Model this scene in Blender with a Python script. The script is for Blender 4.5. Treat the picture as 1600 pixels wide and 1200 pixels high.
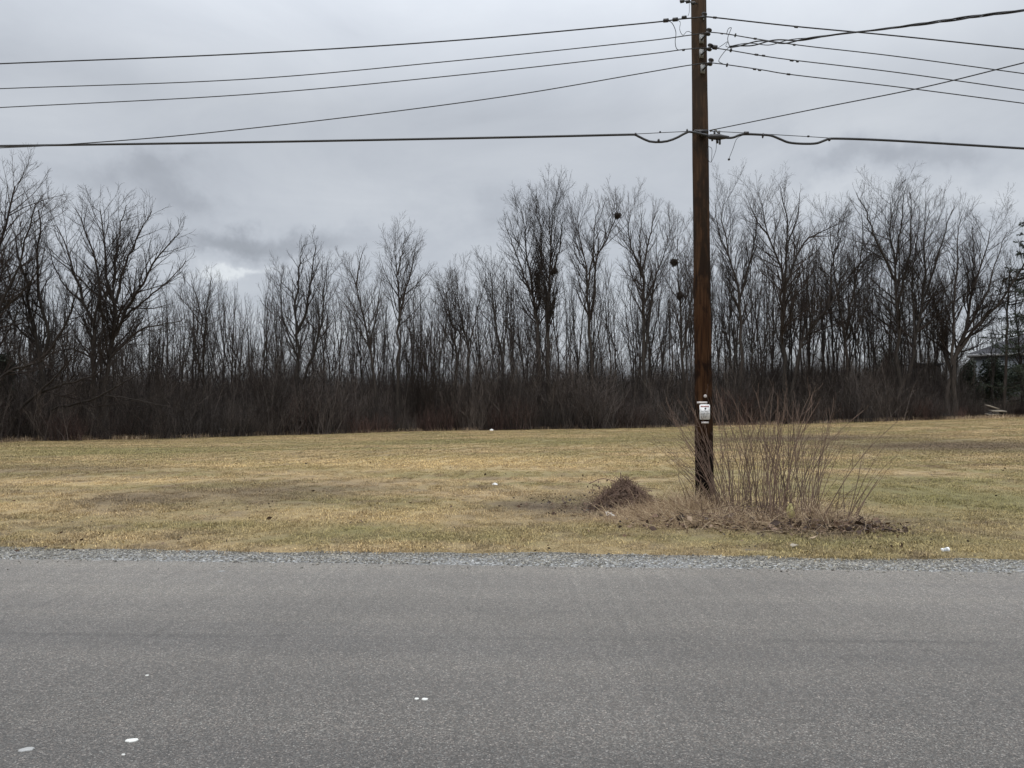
import bpy, math, random
import numpy as np
from mathutils import Vector
R = math.radians
for o in list(bpy.data.objects): bpy.data.objects.remove(o)
sc = bpy.context.scene
col = sc.collection
rng = np.random.default_rng(11)
random.seed(4)

# ------------------------------------------------------------------ camera
F = 1202.0                       # focal length in pixels of the 1600 px wide photograph
PITCH = math.atan(40/F)
EYE = 1.6
cam_d = bpy.data.cameras.new('camera'); cam = bpy.data.objects.new('camera', cam_d); col.objects.link(cam)
cam.location = (0, 0, EYE); cam.rotation_euler = (math.pi/2+PITCH, 0, 0)
cam_d.sensor_width = 36; cam_d.lens = 36*F/1600; cam_d.clip_start = .05; cam_d.clip_end = 3000
sc.camera = cam
sc.cycles.max_bounces = 5; sc.cycles.diffuse_bounces = 3; sc.cycles.glossy_bounces = 2
sc.view_settings.view_transform = 'Standard'; sc.view_settings.look = 'None'
sc.view_settings.exposure = 0.10; sc.view_settings.gamma = 1; sc.view_settings.use_curve_mapping = False

# ------------------------------------------------------------------ world
SUN_EL, SUN_AZ = R(62), R(200)
world = bpy.data.worlds.new('World'); sc.world = world; world.use_nodes = True
class NT:
    """small helper to write node trees as expressions"""
    def __init__(s, nt): s.nt = nt
    def n(s, typ, **kw):
        nd = s.nt.nodes.new(typ)
        for k, v in kw.items(): setattr(nd, k, v)
        return nd
    def put(s, sock, v):
        if hasattr(v, 'default_value') or hasattr(v, 'links'): s.nt.links.new(v, sock)
        else: sock.default_value = v
    def m(s, op, a, b=0.0, c=0.0, clamp=False):
        nd = s.n('ShaderNodeMath', operation=op, use_clamp=clamp)
        for i, v in enumerate((a, b, c)): s.put(nd.inputs[i], v)
        return nd.outputs[0]
    def vm(s, op, a, b=(0, 0, 0)):
        nd = s.n('ShaderNodeVectorMath', operation=op)
        s.put(nd.inputs[0], a); s.put(nd.inputs[1], b); return nd.outputs[0]
    def noise(s, vec, scale, detail=4, rough=.55, dist=0.0, col=False):
        nd = s.n('ShaderNodeTexNoise')
        s.put(nd.inputs['Vector'], vec); nd.inputs['Scale'].default_value = scale
        nd.inputs['Detail'].default_value = detail; nd.inputs['Roughness'].default_value = rough
        nd.inputs['Distortion'].default_value = dist
        return nd.outputs['Color' if col else 'Fac']
    def vor(s, vec, scale, out='Distance', rnd=1.0):
        nd = s.n('ShaderNodeTexVoronoi'); s.put(nd.inputs['Vector'], vec)
        nd.inputs['Scale'].default_value = scale; nd.inputs['Randomness'].default_value = rnd
        return nd.outputs[out]
    def ramp(s, fac, stops, smooth=False):
        nd = s.n('ShaderNodeValToRGB'); cr = nd.color_ramp
        if smooth: cr.interpolation = 'EASE'
        while len(cr.elements) < len(stops): cr.elements.new(.5)
        for e, (p, c) in zip(cr.elements, stops):
            e.position = p; e.color = (c[0], c[1], c[2], 1) if not isinstance(c, (int, float)) else (c, c, c, 1)
        s.put(nd.inputs[0], fac); return nd.outputs[0]
    def mix(s, fac, a, b, blend='MIX'):
        nd = s.n('ShaderNodeMix', data_type='RGBA', blend_type=blend)
        s.put(nd.inputs[0], fac)
        for i, v in ((6, a), (7, b)):
            if isinstance(v, tuple) and len(v) == 3: v = v+(1,)
            s.put(nd.inputs[i], v)
        return nd.outputs[2]
    def sep(s, v):
        nd = s.n('ShaderNodeSeparateXYZ'); s.put(nd.inputs[0], v); return nd.outputs
    def comb(s, x, y, z=0.0):
        nd = s.n('ShaderNodeCombineXYZ')
        for i, v in enumerate((x, y, z)): s.put(nd.inputs[i], v)
        return nd.outputs[0]
    def gauss(s, x, y, x0, y0, rx, ry):
        a = s.m('DIVIDE', s.m('SUBTRACT', x, x0), rx); b = s.m('DIVIDE', s.m('SUBTRACT', y, y0), ry)
        r2 = s.m('ADD', s.m('MULTIPLY', a, a), s.m('MULTIPLY', b, b))
        return s.m('EXPONENT', s.m('MULTIPLY', r2, -1.0))

nt = world.node_tree; nt.nodes.clear(); W = NT(nt)
sky = W.n('ShaderNodeTexSky', sky_type='NISHITA', sun_disc=False, sun_elevation=SUN_EL, sun_rotation=SUN_AZ)
D = W.n('ShaderNodeTexCoord').outputs['Generated']
dx, dy, dz = W.sep(D)
zz = W.m('ADD', W.m('MAXIMUM', dz, 0.0), 0.16)
uv = W.comb(W.m('DIVIDE', dx, zz), W.m('DIVIDE', dy, zz), 0.37)      # cloud layer seen in perspective
big = W.noise(uv, .55, 3, .5, .4); med = W.noise(uv, 1.6, 7, .58, .6); streak = W.noise(W.vm('MULTIPLY', uv, (1, .35, 1)), 3.2, 6, .6)
cl = W.m('ADD', W.m('ADD', W.m('MULTIPLY', big, .45), W.m('MULTIPLY', med, .45)), W.m('MULTIPLY', streak, .12))
# individual darker and brighter banks of the cloud layer (bearing, elevation as tangents)
yy = W.m('MAXIMUM', dy, .05)
wob = W.sep(W.vm('SUBTRACT', W.noise(D, 5.5, 6, .62, col=True), (.5, .5, .5)))
ta = W.m('ADD', W.m('DIVIDE', dx, yy), W.m('MULTIPLY', wob[0], .34)); te = W.m('ADD', W.m('DIVIDE', dz, yy), W.m('MULTIPLY', wob[1], .20))
def skyt(px, py): return (px-800)/F, (640-py)/F
banks = [(800, 545, 1500, 55, .11), (190, 270, 95, 34, -.16), (250, 320, 80, 26, -.16), (345, 375, 105, 22, -.30), (425, 395, 55, 18, -.12), (375, 432, 75, 9, .26), (600, 330, 170, 60, .08),
         (720, 340, 120, 45, -.12), (520, 385, 120, 22, -.09), (1380, 232, 130, 26, -.20), (1300, 285, 120, 16, .08), (1500, 255, 80, 22, -.08), (1560, 310, 90, 22, .10),
         (1180, 150, 240, 70, .05), (100, 180, 260, 60, .05)]
acc = W.m('MULTIPLY', W.m('SUBTRACT', cl, .475), .80)
for px, py, rx, ry, a in banks:
    x0, y0 = skyt(px, py)
    acc = W.m('ADD', acc, W.m('MULTIPLY', W.gauss(ta, te, x0, y0, rx/F, ry/F), a*1.12))
front = W.m('GREATER_THAN', dy, .05)
acc0 = W.m('MULTIPLY', W.m('SUBTRACT', cl, .5), .62)
acc = W.m('ADD', W.m('MULTIPLY', acc, front), W.m('MULTIPLY', acc0, W.m('SUBTRACT', 1.0, front)))
cloudc = W.ramp(W.m('ADD', acc, .5), [(.16, (3.0, 3.2, 3.52)), (.36, (3.9, 4.15, 4.58)), (.50, (4.95, 5.26, 5.74)), (.66, (5.95, 6.26, 6.68)), (.85, (7.4, 7.75, 8.0))])
zen = W.m('ADD', 1.0, W.m('MULTIPLY', W.m('MAXIMUM', W.m('SUBTRACT', dz, .36), 0.0), 4.2))   # overcast sky: brighter towards the zenith
cloudc = W.vm('MULTIPLY', cloudc, W.comb(zen, zen, zen))
skyc = W.mix(.93, sky.outputs[0], cloudc)
bg = W.n('ShaderNodeBackground'); W.put(bg.inputs[0], skyc); bg.inputs[1].default_value = .1
wo = W.n('ShaderNodeOutputWorld'); nt.links.new(bg.outputs[0], wo.inputs[0])

sun_d = bpy.data.lights.new('sun', 'SUN'); sun_d.energy = 1.5; sun_d.angle = R(55); sun_d.color = (1, .97, .93)
sun = bpy.data.objects.new('sun', sun_d); col.objects.link(sun)
sdir = Vector((math.sin(SUN_AZ)*math.cos(SUN_EL), math.cos(SUN_AZ)*math.cos(SUN_EL), math.sin(SUN_EL)))
sun.rotation_euler = sdir.to_track_quat('Z', 'Y').to_euler()

# ------------------------------------------------------------------ places
def ray(px, py):
    x, y = (px-800)/F, (600-py)/F
    return np.array([x, math.cos(PITCH)-y*math.sin(PITCH), math.sin(PITCH)+y*math.cos(PITCH)])
def at(px, py, Y):
    d = ray(px, py); return np.array([0, 0, EYE])+d*(Y/d[1])
GX = np.array([-60, -26.6, -20, -13.5, -4.8, 10, 25, 38.6, 60]); GZ = np.array([-.1, -.16, -.2, -.11, 0, .15, .55, 1.02, 1.25])
def lerpg(X):
    X = np.asarray(X, float); return (np.interp(X-3, GX, GZ)+np.interp(X, GX, GZ)*2+np.interp(X+3, GX, GZ))/4
def sst(a, b, v):
    t = np.clip((v-a)/(b-a), 0, 1); return t*t*(3-2*t)
def asphalt_edge(X): return 7.965-.066*X
def lawn_edge(X):
    X = np.asarray(X, float)
    return 8.60-.060*X+.055*np.sin(X*.9+1)+.035*np.sin(X*2.9+.5)+.025*np.sin(X*5.3)+.018*np.sin(X*9.1+2)
def hz(X, Y):
    X = np.asarray(X, float); Y = np.asarray(Y, float)
    z = lerpg(X)*sst(12, 56, Y)
    z = z+.03*np.sin(X*.45+1)*np.sin(Y*.33)*sst(10, 20, Y)
    e = Y-lawn_edge(X)
    return z-.03+.045*sst(-.02, .22, e)
def ground_at(px, py):
    d = ray(px, py); t = 3.0
    for i in range(4000):
        p = np.array([0, 0, EYE])+d*t
        if p[2] <= hz(p[0], p[1]): break
        t += .03
    return np.array([p[0], p[1], float(hz(p[0], p[1]))])
TLX = np.array([-200, 0, 300, 500, 700, 1000, 1300, 1600, 1800]); TLD = np.array([36, 40, 48, 54, 58, 60, 60, 58, 57])
def treeline(px): return float(np.interp(px, TLX, TLD))

# ------------------------------------------------------------------ materials
def material(name):
    m = bpy.data.materials.new(name); m.use_nodes = True
    nt = m.node_tree; b = nt.nodes['Principled BSDF']; return m, NT(nt), b
def bump(N, b, h, dist=.01, strength=1.0):
    nd = N.n('ShaderNodeBump'); nd.inputs['Distance'].default_value = dist; nd.inputs['Strength'].default_value = strength
    N.put(nd.inputs['Height'], h); N.nt.links.new(nd.outputs[0], b.inputs['Normal'])
def simple(name, c, rough=.7, metal=0.0, var=.15, scale=30):
    m, N, b = material(name)
    o = N.n('ShaderNodeTexCoord').outputs['Object']
    f = N.noise(o, scale, 4)
    N.put(b.inputs['Base Color'], N.ramp(f, [(.3, tuple(v*(1-var) for v in c)), (.7, tuple(min(1, v*(1+var)) for v in c))]))
    b.inputs['Roughness'].default_value = rough; b.inputs['Metallic'].default_value = metal
    return m
def pos(N): return N.n('ShaderNodeNewGeometry').outputs['Position']

# lawn colour, shared by the soil sheet and the grass blades: depends only on the place on the lawn
lawn = bpy.data.node_groups.new('lawn_colour', 'ShaderNodeTree')
lawn.interface.new_socket('Color', in_out='OUTPUT', socket_type='NodeSocketColor')
lawn.interface.new_socket('Bare', in_out='OUTPUT', socket_type='NodeSocketFloat')
L = NT(lawn); lp = pos(L); lx, ly, lz = L.sep(lp)
flat = L.comb(lx, ly, 0.0)
n1 = L.noise(L.vm('MULTIPLY', flat, (.10, .22, 1)), 1.0, 5, .6, .3)
n2 = L.noise(flat, 1.1, 6, .65); n3 = L.noise(L.vm('ADD', L.vm('MULTIPLY', flat, (.22, .5, 1)), (7, 3, 0)), 1.0, 5, .6)
base = L.ramp(n1, [(.34, (.245, .200, .088)), (.46, (.315, .245, .118)), (.56, (.42, .31, .165)), (.68, (.35, .27, .13))])
base = L.mix(L.ramp(n3, [(.48, 0.0), (.62, .75)]), base, (.225, .195, .078))
base = L.mix(L.ramp(n2, [(.35, 1.0), (.5, 0.0)]), base, (.23, .17, .095))
wb = L.sep(L.vm('SUBTRACT', L.noise(flat, .6, 6, .65, col=True), (.5, .5, .5)))
qx = L.m('ADD', lx, L.m('MULTIPLY', wb[0], 4.0)); qy = L.m('ADD', ly, L.m('MULTIPLY', wb[1], 3.4))
def patches(lst, colr, base, keep=None):
    s = None
    for px, py, wx, wy, a in lst:
        g = ground_at(px, py); g2 = ground_at(px, py-wy); rx = wx/F*g[1]; ry = max(.25, abs(g2[1]-g[1]))
        t = L.m('MULTIPLY', L.gauss(qx, qy, float(g[0]), float(g[1]), float(rx), float(ry)), a)
        s = t if s is None else L.m('MAXIMUM', s, t)
    s = L.m('MULTIPLY', s, L.m('ADD', .55, L.m('MULTIPLY', n2, .9)), clamp=True)
    return L.mix(s, base, colr), s
base, _ = patches([(180, 754, 130, 4, .8), (700, 722, 260, 10, .8), (330, 728, 160, 8, .55), (620, 806, 220, 14, .55), (40, 790, 120, 14, .6)], (.54, .40, .20), base)
base, _ = patches([(1480, 775, 200, 25, .85), (560, 838, 220, 9, .6), (900, 690, 400, 6, .6), (150, 706, 260, 7, .7), (1350, 842, 250, 8, .6), (1120, 680, 130, 7, .5)], (.205, .185, .07), base)
base, bare = patches([(240, 778, 120, 15, .8), (430, 768, 150, 14, .75), (560, 762, 80, 8, .5), (880, 793, 110, 15, 1.1), (985, 798, 100, 14, 1.2), (1230, 818, 190, 13, 1.3), (1480, 697, 200, 9, 1.1), (1250, 685, 200, 5, 1.0), (120, 733, 160, 6, .55), (90, 832, 60, 5, .4), (330, 810, 60, 6, .35)], (.145, .105, .064), base)
go = L.n('NodeGroupOutput'); lawn.links.new(base, go.inputs[0]); lawn.links.new(bare, go.inputs[1])
def lawn_node(N):
    g = N.n('ShaderNodeGroup'); g.node_tree = lawn; return g.outputs

M = {}
m, N, b = material('soil_and_thatch'); lo = lawn_node(N)
sp = N.noise(pos(N), 38, 5, .75); c = N.mix(1.0, lo[0], N.ramp(sp, [(.3, .40), (.5, .85), (.68, 1.3)]), 'MULTIPLY')
N.put(b.inputs['Base Color'], c); b.inputs['Roughness'].default_value = 1; bump(N, b, N.noise(pos(N), 22, 6, .7), .04); M['soil'] = m
m, N, b = material('grass_blades'); lo = lawn_node(N)
oi = N.n('ShaderNodeObjectInfo').outputs['Random']
isl = N.n('ShaderNodeNewGeometry').outputs['Random Per Island']
c = N.mix(1.0, lo[0], N.ramp(isl, [(0, .40), (.5, .95), (.85, 1.7), (1, 2.3)]), 'MULTIPLY')
c = N.mix(1.0, c, N.ramp(oi, [(0, (.82, .80, .75)), (1, (1.18, 1.16, 1.1))]), 'MULTIPLY')
N.put(b.inputs['Base Color'], c); b.inputs['Roughness'].default_value = .8; M['grass'] = m

m, N, b = material('asphalt'); p = pos(N)
flat_ = N.vm('MULTIPLY', p, (1, 1, 0))
agg = N.vor(p, 135, 'Color'); ag = N.sep(agg)
fine = N.noise(p, 160, 3, .7)
lane = N.noise(N.vm('MULTIPLY', N.vm('ADD', p, N.vm('MULTIPLY', N.comb(0.0, N.sep(p)[0], 0.0), (0, .066, 0))), (.05, 1.6, 1)), 1.0, 4, .6)
big_ = N.noise(flat_, .35, 4, .55)
v = N.ramp(ag[0], [(0, .028), (.4, .078), (.75, .14), (.93, .22), (1, .38)])
v = N.mix(.3, v, N.ramp(fine, [(.3, .04), (.7, .24)]))
far_sheen = N.ramp(N.m('ADD', N.m('MULTIPLY', N.m('SUBTRACT', N.m('ADD', N.sep(p)[1], N.m('MULTIPLY', N.sep(p)[0], .066)), 2.8), .19), N.m('MULTIPLY', N.m('SUBTRACT', big_, .5), .5)), [(0, (.90, .90, .90)), (.5, (1.2, 1.2, 1.19)), (1, (1.68, 1.67, 1.62))])   # grazing sheen painted into the asphalt colour, paler towards the shoulder
v = N.mix(1.0, v, far_sheen, 'MULTIPLY')
v = N.mix(1.0, v, N.ramp(lane, [(.3, (.86, .86, .88)), (.7, (1.12, 1.11, 1.1))]), 'MULTIPLY')
v = N.mix(1.0, v, N.ramp(big_, [(.3, (.9, .895, .89)), (.7, (1.1, 1.1, 1.105))]), 'MULTIPLY')
tint = N.ramp(ag[1], [(0, (1.17, 1.01, .86)), (.5, (1.10, 1.01, .89)), (1, (1.04, 1.01, .91))])
sx = N.m('ADD', N.sep(p)[1], N.m('ADD', N.m('MULTIPLY', N.sep(p)[0], .030), N.m('MULTIPLY', N.m('SUBTRACT', N.noise(flat_, 1.1, 5, .6), .5), .10)))
seam = None
for y0_, w_, a_ in ((5.44, .04, .24), (4.33, .02, .12), (5.9, .5, .06), (3.5, .35, .08)):
    t_ = N.m('MULTIPLY', N.m('EXPONENT', N.m('MULTIPLY', N.m('POWER', N.m('ABSOLUTE', N.m('DIVIDE', N.m('SUBTRACT', sx, y0_), w_)), 2.0), -1.0)), a_)
    seam = t_ if seam is None else N.m('ADD', seam, t_)
seam = N.m('MULTIPLY', seam, N.ramp(N.noise(N.vm('MULTIPLY', flat_, (.8, .3, 1)), 1.0, 5, .7), [(.35, .1), (.55, 1.0)]))
v = N.mix(seam, v, (.02, .02, .02))
v = N.mix(1.0, v, tint, 'MULTIPLY')
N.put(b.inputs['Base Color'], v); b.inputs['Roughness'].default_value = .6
bump(N, b, N.m('ADD', N.m('MULTIPLY', ag[2], .5), fine), .006); M['asphalt'] = m

def stonem(name, lo_, hi_):
    m, N, b = material(name); r = N.n('ShaderNodeObjectInfo').outputs['Random']
    c = N.ramp(r, [(0, lo_), (.6, tuple((a+c_)/2 for a, c_ in zip(lo_, hi_))), (1, hi_)])
    c = N.mix(1.0, c, N.ramp(N.noise(pos(N), 90, 4), [(.3, .75), (.7, 1.15)]), 'MULTIPLY')
    N.put(b.inputs['Base Color'], c); b.inputs['Roughness'].default_value = .9; return m
M['stone'] = stonem('limestone_chips', (.070, .066, .055), (.40, .375, .32))
m, N, b = material('gravel_bed'); p = pos(N); vc = N.sep(N.vor(p, 45, 'Color'))
c = N.ramp(vc[0], [(0, (.07, .068, .062)), (.5, (.17, .168, .16)), (.85, (.30, .30, .29)), (1, (.5, .5, .48))])
c = N.mix(N.ramp(N.noise(p, 1.3, 5), [(.5, 0.0), (.7, .6)]), c, (.10, .09, .075))
N.put(b.inputs['Base Color'], c); b.inputs['Roughness'].default_value = .95; bump(N, b, vc[1], .015); M['bed'] = m

def bark(name, c0, c1, sc_=9):
    m, N, b = material(name); o = N.n('ShaderNodeTexCoord').outputs['Object']
    f = N.noise(N.vm('MULTIPLY', o, (1, 1, .18)), sc_, 6, .65)
    r = N.n('ShaderNodeObjectInfo').outputs['Random']
    c = N.ramp(f, [(.3, c0), (.7, c1)]); c = N.mix(1.0, c, N.ramp(r, [(0, (.8, .8, .8)), (1, (1.2, 1.14, 1.1))]), 'MULTIPLY')
    N.put(b.inputs['Base Color'], c); b.inputs['Roughness'].default_value = .95; b.inputs['Specular IOR Level'].default_value = .2
    bump(N, b, f, .03); return m
M['bark'] = bark('grey_brown_bark', (.020, .017, .015), (.060, .052, .046))
M['bark_pale'] = bark('pale_grey_bark', (.055, .048, .042), (.13, .115, .10))
M['twig'] = bark('fine_twigs', (.022, .017, .015), (.050, .041, .035), 2)
M['brush'] = bark('undergrowth_stems', (.055, .042, .037), (.125, .098, .085), 1.2)
M['brush_red'] = bark('reddish_stems', (.085, .052, .044), (.18, .115, .095), 1.2)
def stems_mat(name, lo_, hi_):
    m, N, b = material(name); i = N.n('ShaderNodeNewGeometry').outputs['Random Per Island']; r = N.n('ShaderNodeObjectInfo').outputs['Random']
    c = N.ramp(i, [(0, lo_), (.7, tuple(a*.6+b_*.4 for a, b_ in zip(lo_, hi_))), (1, hi_)]); c = N.mix(1.0, c, N.ramp(r, [(0, (.6, .6, .62)), (1, (1.3, 1.2, 1.15))]), 'MULTIPLY')
    N.put(b.inputs['Base Color'], c); b.inputs['Roughness'].default_value = .95; b.inputs['Specular IOR Level'].default_value = .2; return m
M['brush'] = stems_mat('undergrowth_stems', (.013, .011, .0105), (.23, .205, .185)); M['brush_red'] = stems_mat('reddish_stems', (.025, .016, .014), (.22, .15, .13))
M['stalk'] = bark('stalk_bark', (.085, .058, .045), (.25, .18, .14), 14)
m, N, b = material('dry_blades'); isl = N.n('ShaderNodeNewGeometry').outputs['Random Per Island']
N.put(b.inputs['Base Color'], N.ramp(isl, [(0, (.16, .10, .055)), (.5, (.40, .29, .18)), (1, (.68, .54, .36))])); b.inputs['Roughness'].default_value = .85; M['dry'] = m
m, N, b = material('fallen_leaves'); isl = N.n('ShaderNodeNewGeometry').outputs['Random Per Island']
N.put(b.inputs['Base Color'], N.ramp(isl, [(0, (.022, .013, .010)), (.5, (.065, .038, .025)), (.85, (.15, .09, .055)), (1, (.34, .25, .17))])); b.inputs['Roughness'].default_value = .8; M['leaf'] = m
m, N, b = material('evergreen_needles'); isl = N.n('ShaderNodeNewGeometry').outputs['Random Per Island']
N.put(b.inputs['Base Color'], N.ramp(isl, [(0, (.010, .018, .010)), (.6, (.022, .036, .018)), (1, (.045, .06, .03))])); b.inputs['Roughness'].default_value = .7; M['needle'] = m

m, N, b = material('weathered_pole_wood'); o = N.n('ShaderNodeTexCoord').outputs['Object']; ox, oy, oz = N.sep(o)
grain = N.noise(N.vm('MULTIPLY', o, (1, 1, .035)), 38, 6, .7); blot = N.noise(N.vm('MULTIPLY', o, (1, 1, .5)), 3.6, 5, .6, .5); rings = N.noise(N.vm('MULTIPLY', o, (.15, .15, 1.6)), 2.2, 4, .6)
c = N.ramp(grain, [(.28, (.014, .007, .004)), (.5, (.040, .018, .008)), (.68, (.080, .042, .021)), (.8, (.16, .10, .065))])
c = N.mix(N.ramp(blot, [(.44, .92), (.54, 0.0)]), c, (.010, .005, .003))
c = N.mix(N.m('MULTIPLY', N.ramp(rings, [(.55, 0.0), (.62, .6)]), .8), c, (.016, .008, .005))
crk = N.noise(N.vm('MULTIPLY', o, (1, 1, .02)), 60, 3, .5); c = N.mix(N.ramp(crk, [(.60, 0.0), (.64, .85)]), c, (.006, .004, .003))   # drying splits
kn = N.vor(N.vm('MULTIPLY', o, (1, 1, .6)), 2.6, 'Distance'); c = N.mix(N.ramp(kn, [(.07, .85), (.13, 0.0)]), c, (.010, .006, .004))   # knots
up = N.m('MULTIPLY', N.m('SUBTRACT', oz, 3.0), .16, clamp=True)
c = N.mix(N.m('MULTIPLY', up, .55), c, N.mix(grain, (.038, .030, .022), (.13, .10, .075)))
low = N.m('MULTIPLY', N.m('SUBTRACT', 2.05, N.m('ADD', oz, N.m('MULTIPLY', blot, .7))), 1.15, clamp=True)   # dark creosoted butt
c = N.mix(N.m('MULTIPLY', low, .9), c, (.005, .0032, .0025))
N.put(b.inputs['Base Color'], c); b.inputs['Roughness'].default_value = .9; b.inputs['Specular IOR Level'].default_value = .08; bump(N, b, grain, .014); M['pole'] = m
M['galv'] = simple('galvanised_steel', (.30, .30, .29), .5, .6)
M['plate'] = simple('aluminium_tag', (.50, .47, .45), .5, .5)
M['dark'] = simple('dark_insulator', (.020, .018, .018), .35)
M['wire'] = simple('black_wire', (.014, .014, .015), .6)
M['alu'] = simple('aluminium_wire', (.16, .16, .165), .5, .5)
M['cable'] = simple('cable_sheath', (.018, .018, .019), .5)
M['white'] = simple('white_enamel', (.88, .88, .87), .45, 0, .03)
M['red'] = simple('sign_red', (.33, .025, .015), .5)
M['ink'] = simple('sign_ink', (.03, .03, .03), .6)
M['paper'] = simple('white_paper', (.66, .65, .62), .8, 0, .04)
M['spot'] = simple('white_droppings', (.62, .62, .58), .9, 0, .1)
M['spotg'] = simple('grey_gum', (.33, .33, .32), .9, 0, .1)
m, N, b = material('clear_plastic'); b.inputs['Base Color'].default_value = (.9, .93, .95, 1); b.inputs['Roughness'].default_value = .12; b.inputs['Transmission Weight'].default_value = .7; M['clear'] = m
M['yellow'] = simple('faded_yellow_plastic', (.34, .30, .12), .6, 0, .2)
M['siding'] = simple('pale_blue_siding', (.26, .285, .31), .7, 0, .05)
M['trim'] = simple('white_trim', (.46, .47, .48), .6, 0, .04)
M['roofm'] = simple('dark_shingles', (.045, .046, .052), .9, 0, .3, 6)
M['glass'] = simple('dark_window_glass', (.02, .025, .03), .1)
M['shedm'] = simple('weathered_shed_boards', (.055, .050, .046), .9)
M['wood'] = simple('pale_plank', (.34, .30, .24), .9)

# ------------------------------------------------------------------ mesh helpers
def mesh_np(name, V, Fc, mat, smooth=False):
    """V (n,3), Fc (m,k) one face size"""
    me = bpy.data.meshes.new(name); V = np.asarray(V, np.float32); Fc = np.asarray(Fc, np.int32); k = Fc.shape[1]
    me.vertices.add(len(V)); me.vertices.foreach_set('co', V.ravel())
    me.loops.add(Fc.size); me.loops.foreach_set('vertex_index', Fc.ravel())
    me.polygons.add(len(Fc)); me.polygons.foreach_set('loop_start', np.arange(0, Fc.size, k, dtype=np.int32))
    if smooth: me.polygons.foreach_set('use_smooth', np.ones(len(Fc), bool))
    me.update(calc_edges=True); me.materials.append(mat); return me
def mk(name, me, parent=None, loc=None):
    o = bpy.data.objects.new(name, me); col.objects.link(o)
    if parent: o.parent = parent
    if loc is not None: o.location = loc
    return o
def tag(o, label=None, cat=None, group=None, kind=None):
    if label: o['label'] = label
    if cat: o['category'] = cat
    if group: o['group'] = group
    if kind: o['kind'] = kind
    return o
def empty(name, loc=(0, 0, 0), rz=0):
    o = bpy.data.objects.new(name, None); col.objects.link(o); o.location = loc; o.rotation_euler.z = rz; o.empty_display_size = .3; return o
def copy_tree(o, parent=None):
    c = o.copy(); col.objects.link(c); c.parent = parent
    for ch in [x for x in bpy.data.objects if x.parent == o]: copy_tree(ch, c)
    return c
def norm(v): return v/np.maximum(np.linalg.norm(v, axis=-1, keepdims=True), 1e-9)
def tubes(P, Rr, s=3):
    """P (N,K,3), Rr (N,K) -> verts, quads"""
    N_, K = P.shape[:2]
    T = np.empty_like(P); T[:, 1:-1] = P[:, 2:]-P[:, :-2]; T[:, 0] = P[:, 1]-P[:, 0]; T[:, -1] = P[:, -1]-P[:, -2]; T = norm(T)
    mean = norm(P[:, -1]-P[:, 0]); ref = np.where(np.abs(mean[:, 2:3]) > .8, np.array([[1., 0, 0]]), np.array([[0, 0, 1.]]))
    U = norm(np.cross(T, ref[:, None, :])); Vv = np.cross(T, U)
    a = np.arange(s)*2*np.pi/s
    V = P[:, :, None, :]+Rr[:, :, None, None]*(np.cos(a)[None, None, :, None]*U[:, :, None, :]+np.sin(a)[None, None, :, None]*Vv[:, :, None, :])
    idx = np.arange(N_*K*s).reshape(N_, K, s); j = np.roll(np.arange(s), -1)
    q = np.stack([idx[:, :-1, :], idx[:, :-1, j], idx[:, 1:, j], idx[:, 1:, :]], -1).reshape(-1, 4)
    return V.reshape(-1, 3), q
class Bag:
    def __init__(s): s.V = []; s.Q = []; s.n = 0
    def add(s, V, Q): s.V.append(V); s.Q.append(Q+s.n); s.n += len(V)
    def mesh(s, name, mat, smooth=False): return mesh_np(name, np.concatenate(s.V), np.concatenate(s.Q), mat, smooth)
def box(bag, c, size, rz=0.0, tilt=None):
    x, y, z = [v/2 for v in size]
    V = np.array([[-x, -y, -z], [x, -y, -z], [x, y, -z], [-x, y, -z], [-x, -y, z], [x, -y, z], [x, y, z], [-x, y, z]])
    if tilt is not None: V = V@np.array(tilt).T
    cs, sn = math.cos(rz), math.sin(rz); V = V@np.array([[cs, sn, 0], [-sn, cs, 0], [0, 0, 1]])+np.array(c)
    bag.add(V, np.array([[0, 3, 2, 1], [4, 5, 6, 7], [0, 1, 5, 4], [1, 2, 6, 5], [2, 3, 7, 6], [3, 0, 4, 7]]))
def polytube(pts, r, s=8, cap=True):
    P = np.array(pts, float)[None]; Rr = np.full(P.shape[:2], r) if np.isscalar(r) else np.array(r, float)[None]
    if cap:
        P = np.concatenate([P[:, :1], P, P[:, -1:]], 1); P[:, 0] += (P[:, 1]-P[:, 2])*1e-3; P[:, -1] += (P[:, -2]-P[:, -3])*1e-3
        Rr = np.concatenate([Rr[:, :1]*.02, Rr, Rr[:, -1:]*.02], 1)
    return tubes(P, Rr, s)
def smooth_path(pts, k):
    """Catmull-Rom through the points, k samples evenly by chord length"""
    P = np.array(pts, float)
    if len(P) == 2: return P[0]+(P[1]-P[0])*np.linspace(0, 1, k)[:, None]
    E = np.concatenate([[2*P[0]-P[1]], P, [2*P[-1]-P[-2]]])
    out = []
    for i in range(1, len(E)-2):
        t = np.linspace(0, 1, 9)[:-1, None]; a, b_, c, d = E[i-1], E[i], E[i+1], E[i+2]
        out.append(.5*((2*b_)+(-a+c)*t+(2*a-5*b_+4*c-d)*t**2+(-a+3*b_-3*c+d)*t**3))
    S = np.concatenate(out+[P[-1:]]); L_ = np.concatenate([[0], np.cumsum(np.linalg.norm(np.diff(S, axis=0), axis=1))])
    u = np.linspace(0, L_[-1], k); return np.stack([np.interp(u, L_, S[:, i]) for i in range(3)], 1)

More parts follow.
